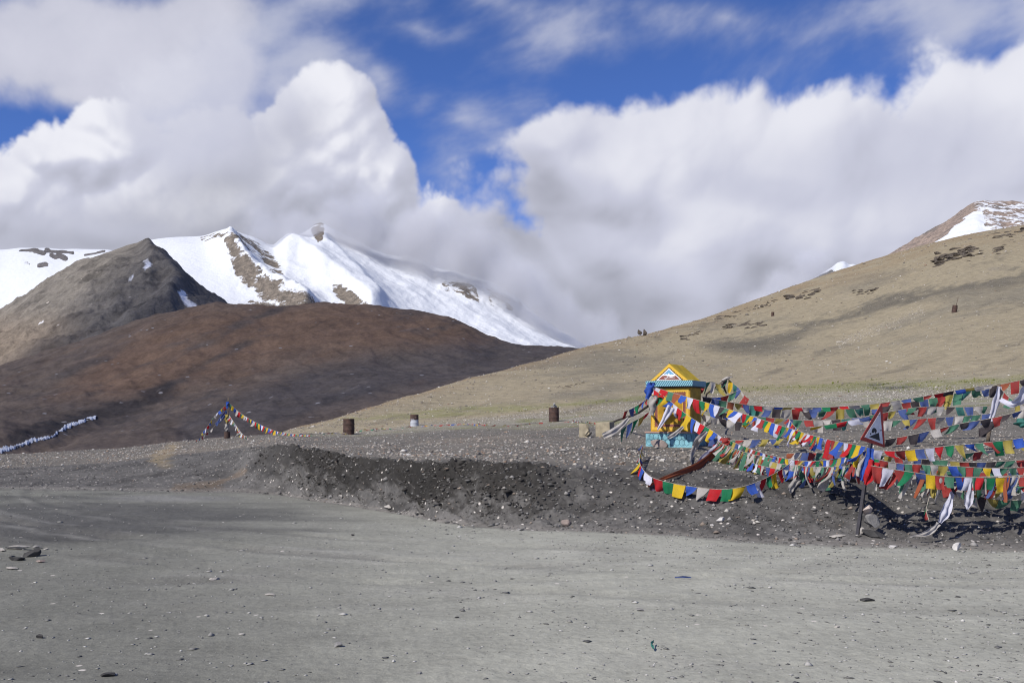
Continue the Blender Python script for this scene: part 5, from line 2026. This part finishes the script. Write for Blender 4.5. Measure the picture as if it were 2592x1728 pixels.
string('third tier of mixed rag flags low between the rag knot and the sign', [(1850, 1150, 19.0), (1920, 1176, 18.0), (1990, 1190, 17.0), (2060, 1192, 16.2), (2130, 1186, 15.2), (2188, 1172, 14.35)],
       'WBrgWbwrgYbwr', 0.12, 0.165, (-0.2, -0.1, 0), ('square', 'limp', 'point'), 0.3, seed=7)
string('widely spaced flag string drooping in a low loop over the bank', [(1628, 1122, 20.0), (1620, 1150, 19.0), (1622, 1178, 18.2), (1648, 1206, 17.5), (1700, 1222, 17.0), (1760, 1232, 16.8), (1830, 1238, 16.6), (1890, 1228, 16.6), (1945, 1206, 16.6), (1985, 1182, 16.6), (2005, 1168, 16.7)],
       'bwrgybwrgybwrgyr', 0.20, 0.19, (-0.25, -0.15, 0), ('square', 'point', 'blown'), 0.12, seed=8)
string('short run of small flags on the ground behind the sagging string', [(1795, 1108, 23.0), (1850, 1114, 22.8), (1920, 1112, 22.5), (1990, 1110, 22.0)], 'BYGRWBY', 0.20, 0.17, (-0.3, 0, 0), ('blown', 'limp'), 0.1, seed=9)
string('old faded flag string behind the sign at knee height', [(1990, 1148, 18.5), (2040, 1145, 18.0), (2100, 1146, 17.4), (2180, 1128, 16.8)], 'oWBRGGB', 0.22, 0.17, (-0.5, 0, 0), ('limp', 'blown'), 0.05, seed=10)
# ---- right of the sign
string('top flag string running right from the sign pole, bright triangular flags', [(2206, 1138, 14.2), (2260, 1141, 14.2), (2330, 1136, 14.25), (2400, 1128, 14.3), (2480, 1121, 14.4), (2560, 1112, 14.5), (2640, 1098, 14.6)],
       'wrgybwrgyb', 0.155, 0.165, (-0.1, -0.1, 0), ('point', 'point', 'square'), 0.12, seed=11)
string('second flag string from the sign pole to the right, crowded with small flags', [(2200, 1158, 14.1), (2270, 1172, 14.1), (2340, 1176, 14.1), (2420, 1180, 14.1), (2500, 1184, 14.1), (2640, 1182, 14.1)],
       'gRwBGrGWybGRGywG', 0.125, 0.17, (-0.15, -0.05, 0), ('square', 'limp', 'square'), 0.1, seed=12)
string('third flag string right of the sign with large fresh flags', [(2204, 1178, 13.95), (2290, 1192, 13.9), (2380, 1204, 13.9), (2460, 1208, 13.9), (2540, 1208, 13.9), (2650, 1204, 13.9)],
       'RwrgByrGbwrgyb', 0.15, 0.19, (-0.1, -0.05, 0), ('square', 'square', 'limp'), 0.06, seed=13)
string('fourth flag string right of the sign, partly torn', [(2300, 1196, 14.3), (2360, 1222, 14.2), (2430, 1232, 14.1), (2520, 1230, 14.1), (2650, 1226, 14.1)], 'WGyRWrGWYBw', 0.15, 0.17, (-0.15, 0, 0), ('limp', 'square', 'point'), 0.2, seed=14)
string('lowest flag string at the right, dull greenish rags near the ground', [(2440, 1246, 14.4), (2490, 1258, 14.4), (2550, 1266, 14.35), (2660, 1262, 14.3)], 'WkYGGW', 0.16, 0.20, (-0.1, 0, 0), ('square', 'limp'), 0.15, seed=15)
string('faded flag string strung between the second and third at the right', [(2215, 1150, 14.5), (2290, 1160, 14.6), (2380, 1164, 14.7), (2470, 1170, 14.7), (2640, 1160, 14.8)], 'GYRWBkG', 0.14, 0.19, (-0.2, 0, 0), ('limp', 'square'), 0.15, seed=16)
string('torn tail of flags dangling to the ground right of the stone pile', [(2356, 1222, 14.1), (2352, 1256, 14.0), (2345, 1290, 13.95), (2352, 1318, 13.9)], 'Rg', 0.14, 0.14, (-0.4, 0, 0), ('point', 'limp'), 0.5, seed=17)
string('flag string tucked behind the right strings at hip height', [(2215, 1172, 14.6), (2300, 1186, 14.6), (2400, 1192, 14.6), (2500, 1196, 14.6), (2650, 1196, 14.6)], 'BRGWBYrGW', 0.15, 0.19, (-0.15, 0, 0), ('square', 'limp'), 0.08, seed=18)
string('flag string below the sign post, mixed fresh and torn flags', [(2206, 1196, 14.2), (2290, 1212, 14.3), (2380, 1218, 14.3), (2480, 1222, 14.3), (2650, 1214, 14.3)], 'GRYBWrGkB', 0.14, 0.17, (-0.2, 0, 0), ('limp', 'square', 'point'), 0.15, seed=19)
string('long narrow rags bunched low just left of the sign pole', [(2010, 1176, 16.4), (2060, 1182, 15.8), (2120, 1180, 15.2), (2185, 1166, 14.5)], 'WGkRWBYW', 0.075, 0.30, (-0.3, 0, 0), ('limp',), 0.6, seed=71)
string('long narrow rags hanging among the right strings below the sign', [(2215, 1186, 14.0), (2300, 1200, 13.95), (2400, 1206, 13.9), (2500, 1206, 13.9), (2640, 1200, 13.9)], 'WkRGWBoW', 0.07, 0.30, (-0.25, 0, 0), ('limp',), 1.4, seed=72)
string('narrow rags trailing from the sagging string near the rag knot', [(1815, 1116, 20.4), (1850, 1132, 19.8), (1900, 1148, 19.0), (1960, 1160, 18.0)], 'GWRWkYG', 0.075, 0.30, (-0.4, 0, 0), ('limp',), 0.8, seed=73)
# ---- the rows behind, from the shrine to the leaning post
string('long back row of large dark flags from the shrine to the leaning white-wrapped post', [(1778, 1004, 24.2), (1850, 1018, 24.4), (1912, 1027, 24.6), (2000, 1035, 24.6), (2100, 1035, 24.5), (2220, 1028, 24.4), (2330, 1013, 24.2), (2440, 991, 24.1), (2527, 974, 24.0), (2650, 948, 23.4)],
       'kBGRYBTGBkWR', 0.215, 0.27, (-0.05, 0.05, 0), ('square', 'square', 'limp'), 0.08, seed=20)
string('thin upper string of horizontal flags just above the long back row', [(1905, 1026, 24.3), (1990, 1031, 24.3), (2100, 1030, 24.2), (2220, 1021, 24.1), (2330, 1004, 24.0), (2440, 984, 23.9), (2520, 972, 23.9)],
       'rWbyrWBgR', 0.24, 0.10, (0.2, 0.3, 0), ('blown',), 0.15, seed=21)
string('second back row of pale and blue flags hanging below the long dark row', [(1800, 1040, 23.6), (1880, 1050, 23.6), (1960, 1058, 23.5), (2060, 1064, 23.4), (2160, 1058, 23.3), (2240, 1044, 23.3), (2330, 1030, 23.2), (2430, 1030, 23.2), (2500, 1028, 23.2)],
       'WkTBWGRYBGRW', 0.20, 0.23, (-0.15, 0, 0), ('square', 'limp', 'point'), 0.2, seed=22)
string('ragged lower back row between the sign and the leaning post', [(2235, 1066, 22.5), (2300, 1062, 22.5), (2380, 1056, 22.4), (2450, 1052, 22.4), (2510, 1046, 22.4)], 'WGYBRGWB', 0.19, 0.22, (-0.2, 0, 0), ('limp', 'square', 'point'), 0.1, seed=23)
string('short bright string crossing from the back row down to the front string', [(1995, 1058, 22.5), (2015, 1082, 21.0), (2045, 1100, 19.0), (2075, 1108, 17.4)], 'rwbyr', 0.23, 0.19, (-0.35, 0, 0), ('square', 'blown'), 0.05, seed=24)
string('loose twisted string of narrow flags behind the sign, rising to the right', [(2050, 1082, 20.5), (2100, 1074, 20.4), (2150, 1064, 20.4), (2200, 1053, 20.4)], 'ygrwby', 0.26, 0.10, (-0.1, 0, 0.5), ('blown',), 0.05, seed=25)
string('dark string of worn flags rising from behind the sign to the right edge', [(2240, 1112, 18.0), (2300, 1102, 18.0), (2370, 1086, 18.0), (2440, 1070, 18.0), (2520, 1056, 18.0), (2650, 1022, 18.0)], 'kRkBWRGkB', 0.20, 0.16, (-0.35, 0, 0), ('limp', 'blown'), 0.05, seed=26)
string('half-fallen flag string trailing over the ground at the right', [(2440, 1148, 16.2), (2500, 1140, 16.4), (2570, 1130, 16.6), (2660, 1118, 16.8)], 'GRWBkY', 0.22, 0.10, (-0.5, 0, 0.2), ('blown', 'limp'), 0.1, seed=27)
string('flags by the picture edge beside the leaning post', [(2530, 980, 23.0), (2560, 1010, 22.6), (2600, 1030, 22.2), (2660, 1036, 22.0)], 'kRGYWrT', 0.20, 0.24, (-0.1, 0, 0), ('square', 'limp'), 0.05, seed=28)
# ---- round the shrine
string('flags hanging left of the shrine from its cornice to the dark leaning pole', [(1650, 985, 23.2), (1632, 1012, 23.1), (1606, 1030, 23.0), (1580, 1042, 22.9)], 'rbRgbRy', 0.16, 0.20, (-0.25, 0, 0), ('point', 'square'), 0.05, seed=30)
string('lower flags left of the shrine, green, red and yellow', [(1645, 1040, 22.8), (1622, 1056, 22.7), (1596, 1070, 22.6), (1572, 1088, 22.5)], 'rygbgr', 0.17, 0.28, (-0.3, 0, 0), ('point', 'blown', 'limp'), 0.1, seed=31)
string('tangled flags behind the shrine up to the crooked stick', [(1772, 972, 24.6), (1800, 966, 24.7), (1822, 972, 24.8), (1842, 958, 24.9)], 'RBWYkG', 0.16, 0.30, (-0.1, 0, 0), ('limp', 'point'), 0.02, seed=32)
string('flags swinging down from the crooked stick to the long back row', [(1842, 958, 24.9), (1858, 972, 24.8), (1872, 984, 24.7), (1884, 1000, 24.6), (1900, 1012, 24.5)], 'yTbGRWb', 0.16, 0.22, (-0.1, 0, 0), ('limp', 'square'), 0.05, seed=33)
string('dark green and maroon flags right of the shrine under the crooked stick', [(1776, 1004, 24.5), (1812, 1006, 24.5), (1842, 1000, 24.5), (1872, 986, 24.6)], 'kbRGG', 0.24, 0.24, (0.05, 0, 0), ('square', 'limp'), 0.02, seed=34)
string('grey rags hanging behind the bright string right of the shrine', [(1770, 1046, 23.6), (1810, 1056, 23.2), (1850, 1064, 23.0), (1890, 1070, 23.0)], 'kWWkW', 0.19, 0.22, (-0.1, 0, 0), ('limp',), 0.15, seed=35)
# ---- loose cloths, scarves and poles
stick('leaning_pole', on_ground(1545, 1078) + Vector((0, 0, 0.05)), P(1642, 1026, 23.1), 0.035, 0.030, M_WOODD, 'dark wooden pole leaning from the ground up to the shrine', 'pole', wob=0.01)
bundle('dark blue cloth knotted round the left corner of the shrine', [(1648, 968, 23.2), (1644, 985, 23.2), (1640, 1010, 23.15)], 0.085, CLOTH['b'], 1)
bundle('grey-white rags bunched on the front left edge of the shrine', [(1655, 1000, 23.0), (1652, 1025, 23.0), (1650, 1050, 23.0)], 0.08, CLOTH['W'], 2)
ribbon('scarf', 'white scarf blowing down across the front of the shrine', [(1700, 1030, 22.4), (1688, 1050, 22.3), (1676, 1070, 22.25), (1664, 1088, 22.2)], 0.16, CLOTH['w'], seed=1, taper=(1.1, 0.8, 0.15))
ribbon('scarf', 'dirty white scarf drooping from the lower bright string to the ground', [(1790, 1092, 21.4), (1770, 1112, 21.2), (1755, 1140, 21.1), (1748, 1168, 20.9)], 0.16, CLOTH['W'], seed=2)
ribbon('scarf', 'grey twisted scarf hanging beside the shrine plinth', [(1730, 1080, 22.0), (1708, 1098, 21.9), (1690, 1108, 21.8)], 0.10, CLOTH['W'], seed=3)
ribbon('scarf', 'white scarf hanging by the concrete blocks left of the shrine', [(1592, 1058, 22.6), (1572, 1078, 22.5), (1548, 1094, 22.4), (1526, 1103, 22.4)], 0.17, CLOTH['W'], seed=4, taper=(0.4, 1.0, 0.6))
bundle('rag knot where the flag strings meet, red, green and white', [(1838, 1108, 20.7), (1832, 1122, 20.6), (1824, 1136, 20.5)], 0.10, CLOTH['R'], 5)
ribbon('cloth_streamer', 'long rust-brown cloth stretched from the rag knot down to the ground', [(1830, 1122, 20.4), (1806, 1148, 19.8), (1770, 1176, 19.0), (1720, 1196, 18.4), (1672, 1214, 17.9), (1640, 1230, 17.3)], 0.14, CLOTH['o'], 'cloth', fold=0.3, seed=6, taper=(1.3, 0.7, 0.3))
ribbon('cloth_streamer', 'white crumpled cloth hanging along the top of the rust-brown streamer', [(1828, 1120, 20.5), (1808, 1138, 20.0), (1784, 1158, 19.4), (1766, 1172, 19.0)], 0.16, CLOTH['w'], 'cloth', seed=7)
ribbon('scarf', 'torn whitish scarf trailing to the bank below the low loop', [(2040, 1196, 16.4), (2020, 1214, 16.2), (2004, 1232, 16.0), (1998, 1244, 15.9)], 0.13, CLOTH['W'], seed=8)
ribbon('scarf', 'rolled white scarf hanging at the right, its end near the ground', [(2412, 1244, 14.0), (2402, 1274, 13.9), (2390, 1300, 13.8), (2378, 1322, 13.8)], 0.13, CLOTH['w'], seed=9, taper=(0.4, 1.1, 0.5))
ribbon('scarf', 'white scarf lying curved on the ground in front of the right flags', [(2376, 1324, 13.8), (2362, 1338, 13.75), (2340, 1350, 13.7), (2308, 1356, 13.7)], 0.09, CLOTH['W'], seed=10, taper=(0.8, 0.9, 0.2))
ribbon('scarf', 'pale rolled scarf hanging in the middle of the right flags', [(2461, 1216, 13.9), (2456, 1246, 13.9), (2450, 1270, 13.9), (2448, 1288, 13.9)], 0.12, CLOTH['w'], seed=11, taper=(0.5, 1.1, 0.4))
ribbon('cloth_streamer', 'bright blue cloth draped from the top of the sign pole', [(2204, 1134, 14.1), (2200, 1160, 14.1), (2190, 1190, 14.05), (2180, 1216, 14.0)], 0.15, CLOTH['b'], 'cloth', seed=12)
ribbon('cloth_streamer', 'red cloth tied round the middle of the sign pole', [(2216, 1168, 14.05), (2208, 1190, 14.0), (2198, 1208, 14.0), (2190, 1226, 14.0)], 0.16, CLOTH['r'], 'cloth', seed=13, taper=(0.9, 1.2, 0.2))
ribbon('scarf', 'grey triangular cloth hanging just left of the sign pole', [(2196, 1160, 14.3), (2182, 1184, 14.3), (2174, 1206, 14.3)], 0.15, CLOTH['W'], seed=14)
# right leaning post, red post, crooked stick
lp = on_ground(2500, 1120)
stick('leaning_post', lp, P(2529, 972, lp.y), 0.045, 0.035, M_WOOD, 'weathered post leaning at the right, wrapped in white cloth', 'post')
ribbon('cloth_streamer', 'white cloth wound down the leaning post at the right', [(2530, 978, lp.y - 0.1), (2524, 1010, lp.y - 0.1), (2514, 1044, lp.y - 0.1), (2506, 1072, lp.y - 0.1)], 0.20, CLOTH['w'], 'cloth', seed=15)
ribbon('cloth_streamer', 'white and lilac cloth blowing at the right picture edge', [(2532, 1010, 22.0), (2560, 1022, 21.8), (2585, 1010, 21.6), (2605, 985, 21.5)], 0.26, CLOTH['w'], 'cloth', seed=16, taper=(0.3, 0.8, 1.3))
bundle('dark matted rags on the foot of the leaning post', [(2512, 1066, 21.8), (2498, 1084, 21.7), (2484, 1106, 21.6)], 0.11, CLOTH['k'], 6)
bundle('dark teal cloth bundle at the right picture edge', [(2590, 1058, 20.5), (2586, 1070, 20.5), (2590, 1082, 20.5)], 0.11, CLOTH['T'], 7)
rp = on_ground(1908, 1084)
stick('red_post', rp, P(1909, 1026, rp.y), 0.045, 0.045, M_REDW, 'short red-painted post under the long back row of flags', 'post', wob=0.0)
cs = on_ground(1782, 1080)
stick('crooked_stick', cs, P(1846, 955, 24.9), 0.03, 0.022, M_WOOD, 'crooked stick rising behind the shrine with cloth at its tip', 'stick', wob=0.05)
bundle('white and dark rags on the tip of the crooked stick', [(1848, 952, 24.85), (1838, 958, 24.85), (1826, 966, 24.85)], 0.07, CLOTH['W'], 8)
# ---- flag mast on the left
mb = on_ground(575, 1109)
mk = mb.y
can = drum(575, 1110, 19, 'small rusty can holding the flag mast on the left', h=0.86, r=0.33, base=mb, name='rusty_can')
stick('flag_mast', mb + Vector((0, 0, 0.1)), P(578, 1006, mk), 0.045, 0.03, M_WOOD, 'wooden mast with flag strings spreading from its top, far left', 'mast')
bundle('blue and white cloth wrapped round the top of the left mast', [(577, 1016, mk), (576, 1026, mk), (576, 1034, mk)], 0.075, CLOTH['b'], 9)
bundle('yellow cloth wrapped round the middle of the left mast', [(575, 1048, mk), (575, 1060, mk), (575, 1070, mk)], 0.10, CLOTH['Y'], 10)
bundle('grey cloth wrapped round the foot of the left mast', [(574, 1072, mk), (574, 1084, mk), (574, 1092, mk)], 0.09, CLOTH['W'], 11)
string('flag string from the left mast running long to the right', [(580, 1020, mk), (610, 1046, mk), (650, 1070, mk - 1), (690, 1088, mk - 2), (720, 1095, mk - 3), (760, 1100, mk - 4), (790, 1101, mk - 5)], 'bwrgy', 0.155, 0.23, (-0.35, 0, 0), ('square', 'blown'), 0.06, seed=40)
string('short steep flag string from the left mast, mostly white', [(580, 1050, mk - 0.2), (596, 1074, mk - 1.5), (612, 1096, mk - 3), (632, 1112, mk - 5)], 'wgwrwWwyw', 0.12, 0.20, (-0.25, 0, 0), ('square',), 0.2, seed=41)
string('sparse flag string from the left mast down to the left', [(570, 1026, mk), (545, 1050, mk), (525, 1078, mk), (508, 1100, mk)], 'rybwRgybrwby', 0.16, 0.16, (0.2, 0, 0), ('square', 'point'), 0.12, seed=42)
ribbon('cloth_streamer', 'bunched blue cloth on a guy rope left of the mast', [(573, 1040, mk), (558, 1062, mk), (546, 1074, mk)], 0.20, CLOTH['B'], 'cloth', seed=43)
string('second guy rope left of the mast with a few faded rags', [(570, 1040, mk), (545, 1076, mk), (520, 1098, mk), (492, 1116, mk - 2), (452, 1133, mk - 4)], 'RWBWrW', 0.2, 0.16, (0.1, 0, 0), ('limp',), 1.2, seed=44)


def lying(label, pts, colours, seed, skip):
    g = []
    for (px, row) in pts:
        q = on_ground(px, row)
        g.append(q + Vector((0, -0.05, 0.07)))
    return string(label, g, colours, 0.26, 0.16, (-0.6, -1.2, 0.75), ('limp', 'blown'), 0.25, seed=seed, skip=skip, world=True, cord=0.012)


lying('fallen flag string lying on the meadow from the mast to the first drum', [(700, 1101), (780, 1102), (850, 1098), (880, 1101)], 'GWRYBWG', 50, 0.35)
lying('fallen flag string lying between the first and the paint-stained drum', [(905, 1092), (960, 1088), (1010, 1086), (1045, 1082)], 'RGYRGbR', 51, 0.3)
lying('colourful fallen flag string lying right of the paint-stained drum', [(1060, 1082), (1120, 1078), (1180, 1076), (1240, 1078)], 'RbRyGBrWR', 52, 0.1)
lying('fallen flag string lying left of the stone-topped drum', [(1240, 1082), (1300, 1080), (1350, 1074), (1385, 1072)], 'RGYRWkG', 53, 0.3)
lying('fallen flags lying right of the stone-topped drum', [(1415, 1072), (1450, 1070), (1480, 1072), (1520, 1074)], 'RRkWRBG', 54, 0.2)
lying('dark fallen flags on the ground below the bright shrine string', [(1880, 1118), (1930, 1120), (1990, 1118), (2040, 1120)], 'BWkBWG', 55, 0.3)

# ================================================================== litter on the road
ribbon('litter', 'scrap of teal plastic lying on the road, lower right of centre', [on_ground(1655, 1632) + Vector((0, 0, 0.03)), on_ground(1650, 1642) + Vector((0, 0, 0.04)), on_ground(1654, 1650) + Vector((0, 0, 0.02))], 0.025, CLOTH['T'], 'litter', seed=60, world=True)
ribbon('litter', 'flattened dark blue rag on the road below the shrine', [on_ground(1708, 1466) + Vector((0, 0, 0.015)), on_ground(1728, 1466) + Vector((0, 0, 0.025)), on_ground(1750, 1465) + Vector((0, 0, 0.015))], 0.02, CLOTH['B'], 'litter', seed=61, world=True)

# ================================================================== fluted snow bank in the valley
SB = [(-60, 1168), (0, 1150), (60, 1130), (110, 1116), (135, 1108), (160, 1092), (200, 1075), (243, 1062)]
rgs = np.random.default_rng(9)
_hp, _hx, _hy, _hz, _hr = SURF['hill']


def hill_pt(px, row):
    """point of the brown hill seen at (px, row)"""
    c = int(np.clip(np.searchsorted(_hp, px), 1, len(_hp) - 1))
    f = (px - _hp[c - 1]) / (_hp[c] - _hp[c - 1])
    col_ = lambda A: A[20:, c - 1] * (1 - f) + A[20:, c] * f
    r_ = col_(_hr)
    k = np.nonzero(r_ <= row)[0]
    k = k[0] if len(k) else len(r_) - 1
    return Vector((col_(_hx)[k], col_(_hy)[k], col_(_hz)[k]))


V_, F_ = [], []
ns, nv = 420, 7
for i in range(ns + 1):
    u = i / ns
    px = -60 + u * 303
    row = float(np.interp(px, [q[0] for q in SB], [q[1] for q in SB]))
    body_ = 0.55 + 0.45 * float(fbm(np.array([px * 0.035]), np.array([3.3]), 4)[0]) * 2
    gap = 0.15 if 122 < px < 140 else 1.0
    fl = 0.94 + 0.06 * math.sin(px * 0.95 + 2.0 * math.sin(px * 0.11))
    hp = max(3.0, 26 * min(1.0, max(0.35, body_)) * gap * fl) * np.interp(px, (-60, 60, 243), (0.8, 0.8, 1.05))
    a, b1 = hill_pt(px, row), hill_pt(px + hp * 0.25, row - hp)
    thick = 0.30
    for k in range(nv):
        v = k / (nv - 1)
        p_ = a.lerp(b1, v)
        bulge = thick * math.sin(math.pi * min(1, v * 0.9 + 0.05)) ** 0.5
        V_.append(p_ + Vector((0, -bulge, bulge * 0.8 - (0.5 if k in (0, nv - 1) else 0))))
for i in range(ns):
    for k in range(nv - 1):
        F_.append((i * nv + k, (i + 1) * nv + k, (i + 1) * nv + k + 1, i * nv + k + 1))
m_, t, b_, p, o = new_mat('dirty_snow')
n1 = b_.noise(b_.v('MULTIPLY', pos(t), (2.2, 0.15, 0.15)), 1.0, 4, 0.6)
t.links.new(b_.mix(b_.step(n1, 0.60, 0.72), (0.88, 0.90, 0.92), (0.22, 0.22, 0.225)), p.inputs['Base Color'])
snowb = mesh_obj('snow_bank', V_, F_, m_, None, smooth=True)
tag(snowb, 'dirty fluted snow bank lying in the gully at the far left', 'snow bank')
